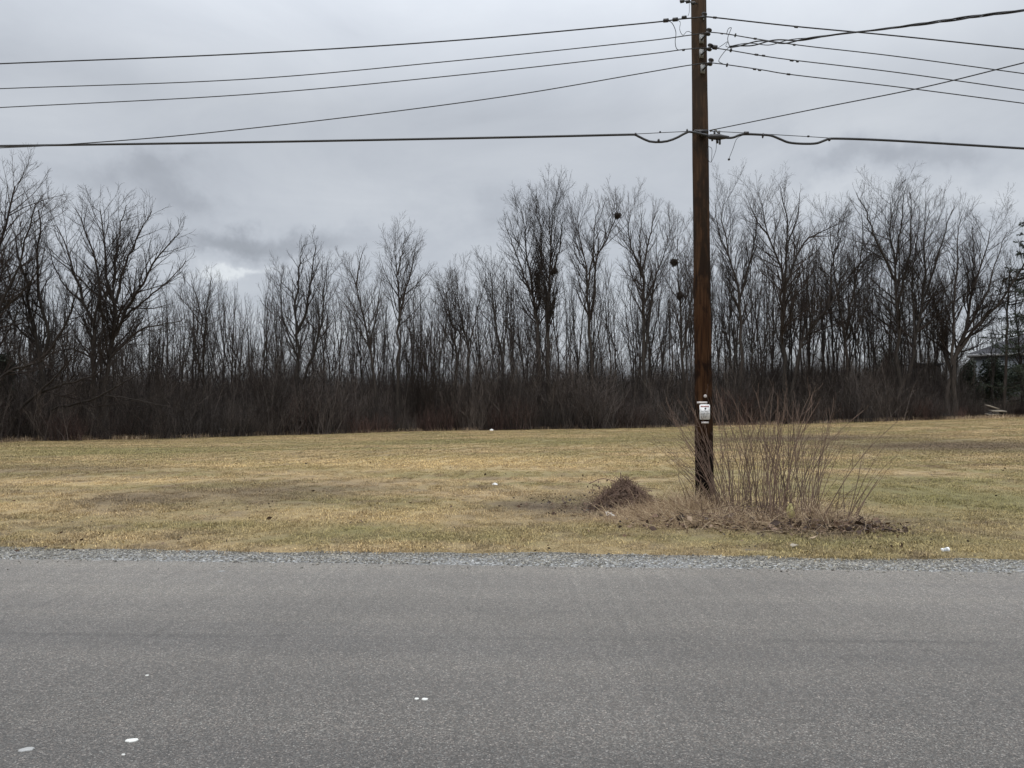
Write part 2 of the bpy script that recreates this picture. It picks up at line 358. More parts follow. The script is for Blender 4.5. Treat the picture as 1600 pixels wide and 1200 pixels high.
# ------------------------------------------------------------------ trees
def children(P, Rr, rg, spacing, t0, ang, lr, seg, wig, up, rscale, rmin, lmin=.25, lmax=9, tip=True, shape=.6, taper=.25):
    """grow one level of branches on the stems P"""
    L_ = np.linalg.norm(np.diff(P, axis=1), axis=2).sum(1)
    cnt = np.maximum(1, np.round(L_*(1-t0)/spacing*rg.uniform(.8, 1.2, len(L_)))).astype(int)
    ii = np.repeat(np.arange(len(P)), cnt); first = np.concatenate([[0], np.cumsum(cnt)[:-1]]); k = np.arange(len(ii))-np.repeat(first, cnt)
    t = t0+(1-t0)*(k+rg.uniform(0, 1, len(ii)))/cnt[ii]
    if tip: t[first] = .985
    K = P.shape[1]; f = np.clip(t*(K-1), 0, K-1.001); i0 = f.astype(int); fr = (f-i0)[:, None]
    p0 = P[ii, i0]*(1-fr)+P[ii, i0+1]*fr; d = norm(P[ii, i0+1]-P[ii, i0]); r = Rr[ii, i0]*(1-fr[:, 0])+Rr[ii, i0+1]*fr[:, 0]
    rand = norm(rg.normal(size=(len(ii), 3))); perp = norm(rand-d*(rand*d).sum(1, keepdims=True))
    a = np.radians(rg.normal(ang, ang*.22, len(ii)))
    if tip: a[first] *= .35
    dirn = d*np.cos(a)[:, None]+perp*np.sin(a)[:, None]
    ln = np.clip(L_[ii]*lr*(1-shape*(t-t0)/max(1e-3, 1-t0))*rg.uniform(.65, 1.25, len(ii)), lmin, lmax)
    if tip: ln[first] *= .6
    r0 = np.maximum(np.minimum(r*rscale, ln*.018+.002), rmin)
    return walk(p0, dirn, ln, r0, seg, wig, up, rg, rmin, taper)
def walk(p0, d, ln, r0, seg, wig, up, rg, rmin, taper=.25):
    n = len(p0); P = np.empty((n, seg+1, 3)); P[:, 0] = p0; st = (ln/seg)[:, None]
    upv = np.array([0, 0, 1.])
    for s in range(seg):
        d = norm(d+rg.normal(size=(n, 3))*wig+upv*up); P[:, s+1] = P[:, s]+d*st
    tt = np.linspace(0, 1, seg+1)[None]; Rr = np.maximum(r0[:, None]*(1-(1-taper)*tt), rmin*.8)
    return P, Rr
def make_tree(stems, rg, kind='broom', dens=1.0, tmin=.0055, fine=1.0):
    """stems: list of (points, r0, r1, t0) in tree space. returns trunk mesh data and crown mesh data"""
    K = 14; P = []; Rr = []; t0s = []
    for pts, r0, r1, t0 in stems:
        S = smooth_path(pts, K+1)[:K]; S[1:-1] += rg.normal(size=(K-2, 3))*.035*max(.3, r0*8); P.append(S); Rr.append((r0*.70)*(1-(1-r1*.75/(r0*.70))*np.linspace(0, 1, K)**1.05)); t0s.append(t0)
    P = np.array(P); Rr = np.array(Rr)
    tb = Bag()
    ff = Rr.copy()
    for i in range(len(ff)):
        if P[i, 0, 2] < .4: ff[i, 0] *= 1.2
    tb.add(*tubes(P, ff, 7))
    cb = Bag(); lv = []
    # visible limbs on each main stem
    Ps = []; Rs = []
    for i in range(len(P)):
        if kind == 'broom': a = children(P[i:i+1], Rr[i:i+1], rg, .30/dens, t0s[i], 33, .35, 7, .085, .085, .52, .010, .7, 3.5, True, .5)
        elif kind == 'spread': a = children(P[i:i+1], Rr[i:i+1], rg, .29/dens, t0s[i]*.8, 40, .38, 7, .10, .07, .54, .010, .7, 3.9, True, .55)
        elif kind == 'thin': a = children(P[i:i+1], Rr[i:i+1], rg, .55/dens, t0s[i], 32, .26, 6, .10, .10, .6, .010, .6, 3.2, True, .6)
        else: a = children(P[i:i+1], Rr[i:i+1], rg, .45/dens, t0s[i], 55, .5, 7, .16, .05, .6, .010, .6, 3.0, True, .5)
        Ps.append(a[0]); Rs.append(a[1])
    A = (np.concatenate(Ps), np.concatenate(Rs)); cb.add(*tubes(*A, 4))
    up2 = .13 if kind != 'spread' else .09
    B = children(*A, rg, .25*fine, .12, 36, .42, 4, .13, up2, .6, .0075, .35, 1.9, True, .5); cb.add(*tubes(*B, 3))
    C_ = children(*B, rg, .14*fine, .10, 42, .55, 2, .16, up2, .7, tmin, .25, .9, True, .4, .6); cb.add(*tubes(*C_, 3))
    return tb, cb
def tree_px(name, label, Y, basepx, limbs, kind='broom', dens=1.0, seed=1, mat='bark', group=None, cat='tree', depth=1.0, tmin=.0050):
    """limbs traced as (pixel path, r0, r1, t0); each is given its own swing in depth"""
    rg = np.random.default_rng(seed); Y = max(Y, treeline(basepx[0])+1.0); b0 = at(basepx[0], basepx[1], Y); z0 = float(hz(b0[0], Y)); base_ = np.array([b0[0], Y, z0-.1])
    stems = []; memo = {}
    for li, (path, r0, r1, t0) in enumerate(limbs):
        sw = rg.uniform(-1, 1)*depth
        pts = []
        for k, (px, py) in enumerate(path):
            if k == 0 and (px, py) in memo: yoff = memo[(px, py)]; y00 = yoff
            elif k == 0: yoff = y00 = 0.0
            else: yoff = y00+sw*1.9*(k/(len(path)-1))**1.2
            memo.setdefault((px, py), yoff)
            p = at(px, py, Y+yoff)-base_; pts.append(p)
        if path[0][1] >= basepx[1]-6: pts[0][2] = 0
        stems.append((pts, r0, r1, t0))
    tb, cb = make_tree(stems, rg, kind, dens, tmin)
    e = empty(name, base_); tag(e, label, cat, group)
    mk('trunk', tb.mesh('trunk', M[mat], True), e); mk('crown', cb.mesh('crown', M['twig']), e)
    return e

# ------------------------------------------------------------------ ground, road, verge
def sheet(name, xs, rows, mat, kind='structure'):
    """rows: functions of X giving (Y, Z)"""
    V = []
    for r_ in rows:
        Y, Z = r_(xs); V.append(np.stack([xs, np.broadcast_to(Y, xs.shape), np.broadcast_to(Z, xs.shape)], 1))
    V = np.concatenate(V); n = len(xs); a = np.arange(n-1)
    Q = np.concatenate([np.stack([a+i*n, a+i*n+1, a+(i+1)*n+1, a+(i+1)*n], 1) for i in range(len(rows)-1)])
    o = mk(name, mesh_np(name, V, Q, mat, True)); o['kind'] = kind; return o
xs = np.unique(np.concatenate([np.linspace(-700, -80, 12), np.linspace(-80, -14, 34), np.linspace(-14, 14, 320), np.linspace(14, 80, 34), np.linspace(80, 700, 12)]))
ss = list(np.concatenate([[-.06, 0, .04, .08, .12, .17, .22, .3], np.linspace(.45, 6, 26), np.linspace(6.4, 60, 90), np.array([70, 90, 130, 200, 400, 900])]))
def relief(X, Y):
    return .012*np.sin(X*6.1+Y*3)*np.sin(Y*5.3-X)+.008*np.sin(X*13.1)*np.sin(Y*11.7)
def row(s):
    def f(X):
        Y = lawn_edge(X)+s; return Y, hz(X, Y)+(relief(X, Y)*sst(0, .3, s) if s < 30 else 0)
    return f
sheet('lawn', xs, [row(s) for s in ss], M['soil'])
sheet('near_verge', np.linspace(-700, 700, 60), [lambda X: (X*0-900, X*0-.0), lambda X: (X*0-60, X*0), lambda X: (X*0-2.2, X*0+.01), lambda X: (X*0-1.9, X*0-.03)], M['soil'])
xe = np.unique(np.concatenate([np.linspace(-700, -12, 40), np.linspace(-12, 12, 500), np.linspace(12, 700, 40)]))
er = np.random.default_rng(3); jit = np.interp(xe, np.linspace(-12, 12, 420), er.normal(size=420)*.022)
sheet('gravel_shoulder', xe, [lambda X: (asphalt_edge(X)-.25, X*0-.008), lambda X: (asphalt_edge(X)+.1, X*0-.008), lambda X: (asphalt_edge(X)+.35, X*0-.004), lambda X: (lawn_edge(X)+.12, X*0-.012), lambda X: (lawn_edge(X)+.3, X*0-.05)], M['bed'])
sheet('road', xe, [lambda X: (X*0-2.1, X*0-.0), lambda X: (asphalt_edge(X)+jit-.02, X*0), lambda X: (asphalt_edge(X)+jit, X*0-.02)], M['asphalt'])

# scatter: one object whose instances stand on given points
def scatter(name, pts, rot, scl, src, mat):
    me = bpy.data.meshes.new(name); me.vertices.add(len(pts)); me.vertices.foreach_set('co', np.asarray(pts, np.float32).ravel())
    a = me.attributes.new('turn', 'FLOAT_VECTOR', 'POINT'); a.data.foreach_set('vector', np.asarray(rot, np.float32).ravel())
    a = me.attributes.new('size', 'FLOAT_VECTOR', 'POINT'); a.data.foreach_set('vector', np.asarray(scl, np.float32).ravel())
    a = me.attributes.new('which', 'INT', 'POINT'); a.data.foreach_set('value', rng.integers(0, len(src), len(pts)).astype(np.int32))
    me.materials.append(mat); o = mk(name, me)
    g = bpy.data.node_groups.new(name+'_scatter', 'GeometryNodeTree')
    g.interface.new_socket('Geometry', in_out='INPUT', socket_type='NodeSocketGeometry'); g.interface.new_socket('Geometry', in_out='OUTPUT', socket_type='NodeSocketGeometry')
    gi = g.nodes.new('NodeGroupInput'); gout = g.nodes.new('NodeGroupOutput'); ip = g.nodes.new('GeometryNodeInstanceOnPoints')
    jn = g.nodes.new('GeometryNodeJoinGeometry')
    for me_ in reversed(src):
        so = bpy.data.objects.new(name+'_piece', me_)
        oi_ = g.nodes.new('GeometryNodeObjectInfo'); oi_.inputs['Object'].default_value = so; oi_.inputs['As Instance'].default_value = True
        g.links.new(oi_.outputs['Geometry'], jn.inputs[0])
    def na(nm, t):
        nd = g.nodes.new('GeometryNodeInputNamedAttribute'); nd.data_type = t; nd.inputs['Name'].default_value = nm; return nd.outputs[0]
    e2r = g.nodes.new('FunctionNodeEulerToRotation'); g.links.new(na('turn', 'FLOAT_VECTOR'), e2r.inputs[0])
    g.links.new(gi.outputs[0], ip.inputs['Points']); g.links.new(jn.outputs[0], ip.inputs['Instance']); ip.inputs['Pick Instance'].default_value = True
    g.links.new(na('which', 'INT'), ip.inputs['Instance Index']); g.links.new(e2r.outputs[0], ip.inputs['Rotation']); g.links.new(na('size', 'FLOAT_VECTOR'), ip.inputs['Scale'])
    g.links.new(ip.outputs[0], gout.inputs[0])
    md = o.modifiers.new('scatter', 'NODES'); md.node_group = g; o['kind'] = 'stuff'; return o
def blades(n, area, h0, h1, w, lean, rg):
    b0 = np.zeros((n, 3)); b0[:, :2] = rg.uniform(-area, area, (n, 2)); az = rg.uniform(0, 2*np.pi, n); d = np.stack([np.cos(az), np.sin(az), 0*az], 1)
    s = np.stack([-np.sin(az+rg.normal(0, .6, n)), np.cos(az), 0*az], 1)*(w*rg.uniform(.7, 1.4, n))[:, None]/2
    h = rg.uniform(h0, h1, n)[:, None]; ln = (rg.uniform(.2, 1, n)**.7*lean)[:, None]
    mid = b0+d*h*ln*.4+np.array([0, 0, 1])*h*(.65-.25*ln); tip = b0+d*h*ln+np.array([0, 0, 1])*h*(1-.75*np.minimum(ln, 1.2))
    V = np.stack([b0-s, b0+s, mid+s*.8, mid-s*.8, tip+s*.15, tip-s*.15], 1).reshape(-1, 3); i = np.arange(n)[:, None]*6
    return V, np.concatenate([i+[0, 1, 2, 3], i+[3, 2, 4, 5]])
rg = np.random.default_rng(5)
gm = [mesh_np('grass_tuft', *blades(110, .20, .025, .07, .005, 1.3, rg), M['grass']) for k in range(4)]
gf = [mesh_np('grass_tuft', *blades(110, .42, .03, .075, .012, 1.2, rg), M['grass']) for k in range(3)]
def band(n, y0, y1, power=1.0):
    Y = y0+(y1-y0)*rg.uniform(0, 1, n)**power; X = rg.uniform(-1, 1, n)*(Y*.72+3.5); return X, Y
X, Y = band(15000, 8.2, 22, 1.25); k = (Y > lawn_edge(X)+.05-.22*rg.uniform(0, 1, len(X))**6); X, Y = X[k], Y[k]
nearp = np.stack([X, Y, hz(X, Y)-.004], 1); n_ = len(X)
sc3 = np.repeat(rg.uniform(.6, 1.15, (n_, 1)), 3, 1)*np.where(np.sin(X*1.3+3*np.sin(Y*.9))[:, None] > .2, 1, .75)
scatter('grass', nearp, np.stack([rg.normal(0, .1, n_), rg.normal(0, .1, n_), rg.uniform(0, 6.28, n_)], 1), sc3, gm, M['grass'])
X, Y = band(30000, 21, 62, 1.0); farp = np.stack([X, Y, hz(X, Y)-.005], 1); n_ = len(X)
scatter('far_grass', farp, np.stack([0*X, 0*X, rg.uniform(0, 6.28, n_)], 1), np.repeat(rg.uniform(.5, 1.1, (n_, 1)), 3, 1), gf, M['grass'])

# limestone chips along the road edge
def stone_mesh(rg):
    import bmesh
    bm = bmesh.new(); bmesh.ops.create_icosphere(bm, subdivisions=1, radius=.5)
    for v in bm.verts: v.co *= rg.uniform(.65, 1.2); v.co.z *= .6
    me = bpy.data.meshes.new('stone'); bm.to_mesh(me); bm.free(); me.materials.append(M['stone']); return me
sm = [stone_mesh(rg) for k in range(5)]
n_ = 46000; X = rg.uniform(-13, 13, n_); e0, e1 = asphalt_edge(X), lawn_edge(X); u = rg.beta(1.6, 1.25, n_); Y = e0-.04+(e1+.08-e0)*u
k = rg.uniform(0, 1, n_) < np.clip(.35+.8*u+.35*np.sin(X*2.1+1.5*np.sin(X*.7)), 0, 1); X, Y = X[k], Y[k]
n2_ = 700; X2 = rg.uniform(-12, 12, n2_); Y2 = asphalt_edge(X2)-rg.exponential(.12, n2_); n3_ = 260; X3 = rg.uniform(-12, 12, n3_); Y3 = lawn_edge(X3)+rg.exponential(.12, n3_)
Z = np.concatenate([Y*0-.004, Y2*0+.003, hz(X3, Y3)+.005]); X = np.concatenate([X, X2, X3]); Y = np.concatenate([Y, Y2, Y3]); n_ = len(X)
s_ = np.clip(rg.lognormal(-4.25, .42, n_), .006, .042); 
scatter('gravel', np.stack([X, Y, Z], 1), rg.uniform(0, 6.28, (n_, 3))*[.08, .08, 1], np.repeat(s_[:, None], 3, 1)*rg.uniform(.7, 1.3, (n_, 3)), sm, M['stone'])

# ------------------------------------------------------------------ trees traced one by one
GW = 'bare trees along the wood edge'
T = []
def tr(*a, **k): T.append(tree_px('bare_tree', *a, group=GW, **k))
tr('large dark bare tree cut by the left edge, its crown the highest on that side', 37, (-48, 696),
   [([(-48, 696), (-40, 600), (-30, 500), (-10, 420), (12, 340), (30, 262)], .22, .05, .3), ([(-40, 600), (-60, 500), (-50, 400), (-30, 290)], .16, .05, .2),
    ([(-36, 560), (0, 480), (28, 420), (45, 360), (60, 300)], .13, .035, .2), ([(-42, 640), (0, 592), (22, 577), (50, 568), (72, 560), (102, 532)], .12, .03, .25), ([(-30, 500), (20, 470), (55, 430), (70, 390)], .09, .03, .15)],
   'spread', 1.0, 21, depth=1.0)
tr('bare tree with a forked trunk standing left of the broad spreading tree', 40, (62, 692),
   [([(62, 692), (64, 602), (65, 560), (48, 500), (43, 441), (28, 390), (20, 350)], .25, .04, .45), ([(65, 560), (74, 528), (62, 470), (59, 402), (62, 345), (55, 310)], .15, .035, .25),
    ([(65, 560), (90, 531), (106, 495), (117, 465), (128, 420)], .13, .03, .2), ([(64, 602), (40, 585), (15, 560), (-10, 550)], .08, .03, .2)], 'spread', .85, 22)
tr('broad spreading bare tree with two stems and a wide rounded crown', 41, (150, 690),
   [([(148, 690), (147, 600), (145, 560), (146, 510), (130, 470), (118, 430), (105, 395), (88, 350), (84, 330)], .23, .03, .35),
    ([(168, 690), (166, 620), (172, 545), (178, 490), (176, 450), (168, 400), (160, 350), (152, 300)], .25, .035, .35),
    ([(146, 510), (156, 450), (148, 400), (128, 350), (112, 312)], .12, .03, .2), ([(172, 545), (190, 500), (212, 460), (240, 415), (270, 375), (292, 355)], .16, .03, .2),
    ([(178, 490), (190, 435), (208, 385), (228, 345), (244, 318)], .13, .03, .2), ([(176, 450), (182, 395), (190, 345), (200, 312)], .10, .03, .2), ([(172, 560), (215, 518), (250, 508), (292, 500)], .10, .03, .2),
    ([(130, 470), (108, 455), (86, 420), (74, 380)], .08, .025, .15), ([(190, 500), (225, 470), (262, 440), (297, 400)], .10, .025, .15), ([(145, 560), (110, 545), (70, 560), (40, 590)], .08, .02, .2)],
   'spread', 1.0, 23, depth=1.2)
tr('slender bare tree with drooping side twigs right of the broad spreading tree', 46, (318, 684),
   [([(318, 684), (318, 600), (318, 540), (314, 490), (300, 445), (292, 425)], .14, .025, .3), ([(318, 540), (324, 480), (330, 435), (326, 418)], .09, .02, .2), ([(316, 510), (296, 480), (276, 462)], .07, .02, .2)], 'spread', .8, 24)
tr('thin straight bare tree in the low part of the wood, left of centre', 50, (362, 683), [([(362, 683), (362, 600), (365, 520), (367, 448)], .12, .02, .3), ([(363, 580), (352, 520), (350, 470)], .06, .02, .3)], 'thin', 1, 25)
tr('bushy bare tree with many rising stems, tallest in the left middle of the wood', 52, (466, 682),
   [([(466, 682), (467, 600), (465, 520), (460, 475), (442, 445), (430, 425)], .28, .03, .4), ([(465, 520), (478, 490), (486, 430), (496, 372)], .17, .025, .2), ([(472, 600), (490, 550), (502, 508), (505, 455), (514, 405)], .16, .025, .25),
    ([(461, 480), (466, 440), (470, 400), (480, 375)], .12, .025, .2), ([(466, 560), (448, 515), (438, 470), (440, 420)], .10, .02, .25)], 'broom', 1.15, 26)
tr('bare tree leaning left with a flat topped crown, right of the bushy bare tree', 55, (586, 679),
   [([(590, 679), (588, 595), (578, 544), (567, 490), (556, 450), (545, 420), (536, 405)], .22, .025, .45), ([(556, 450), (560, 420), (566, 398), (568, 392)], .10, .025, .2), ([(578, 544), (590, 480), (596, 430)], .09, .02, .3)], 'broom', 1.1, 27)
tr('tall bare tree with a round broom-like top, just left of centre', 56, (622, 677),
   [([(622, 677), (622, 550), (624, 484), (621, 430), (617, 400), (609, 372)], .24, .03, .55), ([(624, 500), (632, 460), (642, 425), (650, 380)], .15, .03, .4), ([(621, 430), (628, 395), (634, 368)], .10, .025, .1)], 'broom', 1.35, 28)
tr('pair of bare stems rising together, crown level with the low trees at centre', 58, (712, 675),
   [([(712, 675), (712, 550), (702, 485), (694, 430)], .20, .025, .5), ([(730, 675), (732, 600), (730, 540), (719, 490), (714, 425)], .20, .025, .5), ([(731, 560), (742, 500), (756, 450)], .11, .02, .4)], 'broom', 1.2, 29)
tr('bare tree with a small dense round top left of the tall double-stemmed tree', 60, (784, 673), [([(786, 673), (784, 568), (775, 505), (769, 445), (763, 404)], .20, .03, .62), ([(784, 568), (792, 500), (800, 450)], .09, .02, .3)], 'broom', 1.3, 30)
tr('tall dense bare tree with two close trunks, highest in the middle of the wood', 59, (850, 672),
   [([(845, 672), (843, 602), (840, 497), (831, 445), (824, 403), (816, 340), (812, 305)], .28, .03, .42), ([(857, 672), (857, 585), (857, 480), (861, 410), (858, 340), (862, 298)], .28, .03, .42),
    ([(838, 480), (815, 420), (800, 380), (786, 345)], .13, .025, .15), ([(861, 430), (874, 390), (880, 340)], .11, .025, .2), ([(840, 470), (846, 400), (842, 330), (838, 300)], .12, .025, .3)], 'broom', 1.3, 31)
tr('tall bare tree with forked crown holding the high round nest', 58, (928, 671),
   [([(930, 671), (927, 620), (922, 515), (917, 455), (914, 405), (904, 360), (902, 312)], .26, .03, .45), ([(922, 500), (930, 440), (931, 403), (948, 375), (962, 340), (964, 302)], .16, .025, .35),
    ([(917, 455), (926, 400), (930, 350), (940, 306)], .12, .025, .25), ([(914, 420), (900, 400), (896, 370)], .08, .02, .2)], 'broom', 1.1, 32)
tr('tall bare tree left of the utility pole, crown of upright stems', 58, (1008, 670),
   [([(1008, 670), (1008, 595), (1006, 480), (1001, 427), (986, 385), (981, 335), (985, 312)], .28, .03, .45), ([(1008, 560), (1020, 452), (1041, 385), (1055, 340)], .16, .025, .35),
    ([(1002, 430), (1012, 385), (1020, 350), (1030, 315)], .13, .025, .2), ([(1001, 427), (1000, 370), (1004, 325)], .11, .025, .2)], 'broom', 1.15, 33)
tr('bare tree behind the utility pole, its crown showing on both sides', 61, (1072, 669), [([(1070, 669), (1066, 560), (1062, 480), (1058, 400), (1062, 350)], .22, .03, .4), ([(1066, 560), (1080, 470), (1090, 390), (1088, 340)], .13, .025, .3)], 'broom', 1.0, 34)
tr('tall narrow bare tree just right of the utility pole', 59, (1157, 667),
   [([(1157, 667), (1157, 561), (1154, 455), (1140, 404), (1129, 353), (1132, 290)], .26, .03, .42), ([(1155, 470), (1173, 404), (1182, 360), (1178, 310)], .14, .025, .2), ([(1138, 400), (1122, 360), (1116, 310)], .09, .02, .2)], 'broom', 1.15, 35)
tr('high-crowned dark bare tree between the utility pole and the leaning tree', 58, (1228, 666),
   [([(1228, 666), (1228, 635), (1223, 536), (1225, 455), (1217, 408), (1199, 367), (1192, 323), (1186, 290)], .32, .03, .42), ([(1226, 440), (1230, 353), (1221, 305), (1218, 280)], .15, .03, .15),
    ([(1225, 455), (1243, 404), (1265, 371), (1298, 356), (1320, 346)], .17, .03, .15), ([(1230, 380), (1246, 340), (1250, 295)], .10, .025, .15), ([(1199, 367), (1180, 340), (1168, 310)], .09, .025, .1)], 'spread', .85, 36)
tr('bare tree with a long trunk leaning right across the wood edge', 57, (1236, 666),
   [([(1238, 666), (1240, 590), (1250, 543), (1268, 512), (1294, 481), (1322, 437), (1357, 397), (1376, 350)], .24, .03, .4), ([(1294, 481), (1300, 420), (1310, 370), (1312, 330)], .12, .025, .15), ([(1268, 512), (1262, 450), (1268, 400)], .10, .02, .2)], 'spread', 1.0, 37)
tr('mid-sized bare tree with arching limbs behind the leaning tree', 62, (1325, 662), [([(1326, 662), (1325, 591), (1320, 529), (1309, 470), (1300, 400), (1296, 330)], .24, .03, .4), ([(1320, 529), (1335, 450), (1348, 380), (1345, 320)], .14, .03, .2)], 'spread', .85, 38)
tr('tall bare tree right of the leaning tree with pale upright branch tips', 60, (1404, 660),
   [([(1404, 660), (1404, 598), (1402, 507), (1399, 415), (1390, 360), (1392, 290)], .30, .03, .4), ([(1401, 480), (1420, 400), (1424, 330), (1418, 285)], .16, .03, .2), ([(1400, 440), (1370, 380), (1352, 330), (1332, 290)], .15, .03, .2), ([(1399, 415), (1408, 350), (1412, 295)], .12, .03, .1)], 'spread', .85, 39)
tr('close-grown tall bare tree left of the low forked spreading tree', 58, (1420, 658),
   [([(1418, 658), (1420, 598), (1441, 470), (1445, 397), (1450, 340), (1460, 305)], .27, .03, .38), ([(1441, 470), (1466, 400), (1480, 350), (1492, 318)], .14, .03, .15), ([(1430, 540), (1425, 450), (1432, 380), (1440, 330)], .12, .025, .2)], 'spread', .85, 40)
tr('low-forked spreading bare tree with a thick dark trunk near the house', 56, (1485, 650),
   [([(1480, 650), (1482, 610), (1485, 580), (1474, 543), (1468, 499), (1452, 452), (1440, 420)], .30, .03, .35), ([(1491, 650), (1489, 580), (1492, 558), (1507, 525), (1518, 455), (1540, 397), (1551, 335)], .30, .03, .3),
    ([(1492, 558), (1529, 507), (1558, 477), (1587, 433), (1606, 400), (1620, 350)], .20, .03, .25), ([(1487, 570), (1489, 507), (1496, 415), (1500, 350), (1508, 325)], .16, .03, .25), ([(1518, 455), (1522, 400), (1518, 350)], .10, .025, .2),
    ([(1507, 525), (1540, 460), (1560, 400), (1578, 350)], .14, .025, .2), ([(1474, 543), (1445, 520), (1430, 480)], .10, .025, .2)], 'spread', .85, 41, depth=1.5)
tr('straight grey trunk standing in front of the house, beside the conifer', 57, (1571, 652), [([(1571, 654), (1571, 600), (1572, 540), (1575, 470), (1580, 400)], .19, .06, .6)], 'thin', .9, 42)
tr('bare tree low at the left, bent over the wood edge with trailing branches', 39, (20, 694), [([(12, 694), (28, 645), (50, 622), (82, 604), (120, 596), (160, 580), (190, 560)], .17, .03, .35), ([(50, 622), (90, 585), (110, 555), (130, 530)], .10, .02, .3)], 'messy', .8, 43)
tr('fallen dark limb propped low among brush in front of the spreading tree', 38.5, (60, 694), [([(58, 690), (80, 640), (100, 635), (130, 628), (160, 618), (185, 603), (210, 588), (238, 566)], .13, .025, .3), ([(160, 618), (200, 622), (245, 632), (290, 640)], .05, .01, .2)], 'messy', .8, 44)
tr('thin dead trunk leaning right through the trees left of the utility pole', 57.5, (988, 670), [([(988, 670), (995, 590), (1020, 552), (1050, 528), (1084, 505)], .08, .03, .7)], 'thin', .5, 45)

# slim trees that fill the wood: a few forms, many individuals
def forest_form(seed, h, n):
    rg = np.random.default_rng(seed); st = []; lean = rg.uniform(-.8, .8)
    st.append(([(0, 0, 0), (lean*.3, rg.uniform(-.3, .3), h*.4), (lean, rg.uniform(-.6, .6), h*.75), (lean*1.4, rg.uniform(-.6, .6), h)], .12, .02, .34))
    for k in range(n):
        a = rg.uniform(0, 6.28); z0 = h*rg.uniform(.15, .5); r = rg.uniform(.8, 2.0)
        st.append(([(lean*z0/h*.8, 0, z0), (lean*.6+.6*r*math.cos(a), .6*r*math.sin(a), z0+(h-z0)*.45), (lean+r*math.cos(a), r*math.sin(a), z0+(h-z0)*rg.uniform(.75, .98))], .075, .015, .15))
    tb, cb = make_tree(st, rg, 'broom' if seed % 2 else 'spread', .62, .0052, 1.4)
    e = empty('slim_tree', (0, 0, 0)); mk('trunk', tb.mesh('trunk', M['bark'], True), e); mk('crown', cb.mesh('crown', M['twig']), e); return e, h
forms = [forest_form(60+k, 11.0, 1+k % 3) for k in range(9)]
ENV = ([-200, 0, 90, 260, 300, 400, 450, 520, 600, 700, 760, 800, 900, 1000, 1100, 1200, 1300, 1400, 1500, 1560, 1600, 1700], [360, 400, 430, 435, 440, 450, 425, 432, 440, 430, 420, 405, 405, 400, 375, 365, 365, 370, 395, 430, 470, 480])
rg = np.random.default_rng(8); first = set(); slim = []
NF = 262
for i in range(NF):
    px = -300+2150*(i+rg.uniform(0, 1))/NF
    if 1505 < px < 1700 and i % 3: continue
    back = 2+30*rg.uniform(0, 1)**1.3; Yt = treeline(px)+back
    p = at(px, 640, Yt); z0 = float(hz(p[0], Yt)); top = np.interp(px, *ENV)+rg.exponential(34)-8
    h = EYE+(640-top)/F*Yt-z0
    fm = int(rg.integers(0, len(forms))); src, fh = forms[fm]
    e = src if fm not in first else copy_tree(src); first.add(fm)
    s = h/fh; e.location = (p[0], Yt, z0-.1); e.scale = (s*rg.uniform(.55, .95), s*.8, s); e.rotation_euler.z = rg.uniform(0, 6.28)
    slim.append((px, e))

marks = [(-1e9, 'the left edge'), (-48, 'edge-cut tree'), (62, 'forked tree'), (158, 'broad spreading tree'), (318, 'drooping tree'), (362, 'thin straight tree'), (466, 'bushy tree'), (588, 'left-leaning tree'), (622, 'broom-topped tree'),
         (720, 'paired stems'), (786, 'small round-topped tree'), (850, 'double-trunked tree'), (930, 'high-nest tree'), (1008, 'upright-stemmed tree'), (1091, 'utility pole'), (1157, 'narrow tree'), (1228, 'high-crowned tree'),
         (1325, 'arching-limbed tree'), (1404, 'pale-tipped tree'), (1485, 'low-forked tree'), (1571, 'grey trunk'), (1e9, 'the right edge')]
ORD = 'first second third fourth fifth sixth seventh eighth ninth tenth eleventh twelfth thirteenth fourteenth fifteenth sixteenth seventeenth eighteenth nineteenth twentieth twenty-first twenty-second twenty-third twenty-fourth twenty-fifth twenty-sixth twenty-seventh twenty-eighth twenty-ninth thirtieth thirty-first thirty-second thirty-third thirty-fourth thirty-fifth thirty-sixth thirty-seventh thirty-eighth thirty-ninth fortieth'.split()
for (a0, na_), (a1, nb_) in zip(marks[:-1], marks[1:]):
    for k, (px, e) in enumerate(sorted([t for t in slim if a0 <= t[0] < a1], key=lambda t: t[0])):
        tag(e, f'slim bare tree inside wood, {ORD[min(k, 39)]} from left between {na_} and {nb_}', 'tree', 'slim trees filling the wood')

# undergrowth thicket
def thicket(seed, n, rad, h0, h1, mat, arch=.1):
    rg = np.random.default_rng(seed); p0 = np.zeros((n, 3)); p0[:, :2] = rg.uniform(-rad, rad, (n, 2)); d = norm(np.stack([rg.normal(0, .22, n), rg.normal(0, .22, n), np.ones(n)], 1))
    P, Rr = walk(p0, d, rg.uniform(h0, h1, n), rg.uniform(.008, .020, n), 6, arch, 0.0, rg, .006, .3); b = Bag(); b.add(*tubes(P, Rr, 3))
    A = children(P, Rr, rg, .34, .12, 28, .32, 3, .12, .14, .6, .006, .3, 1.4); b.add(*tubes(*A, 3))
    B = children(*A, rg, .28, .1, 40, .5, 2, .16, .04, .7, .0052, .15, .6, True, .4, .6); b.add(*tubes(*B, 3)); return b.mesh('thicket', mat)
th = [thicket(90+k, 78, 1.7, 1.0, 4.9, M['brush'], .10) for k in range(3)]+[thicket(96, 100, 1.5, 1.2, 3.2, M['brush_red'], .14)]
rg = np.random.default_rng(9); n_ = 760; pxs = rg.uniform(-340, 1900, n_); dep = np.array([treeline(v) for v in pxs])
back = np.abs(rg.uniform(.3, 1, n_)**1.2*30-8.5); back[:260] = rg.uniform(-1.9, 1.2, 260)
low = ((pxs > 1500) & (pxs < 1680)); back[low] = rg.uniform(.1, 1.6, low.sum())
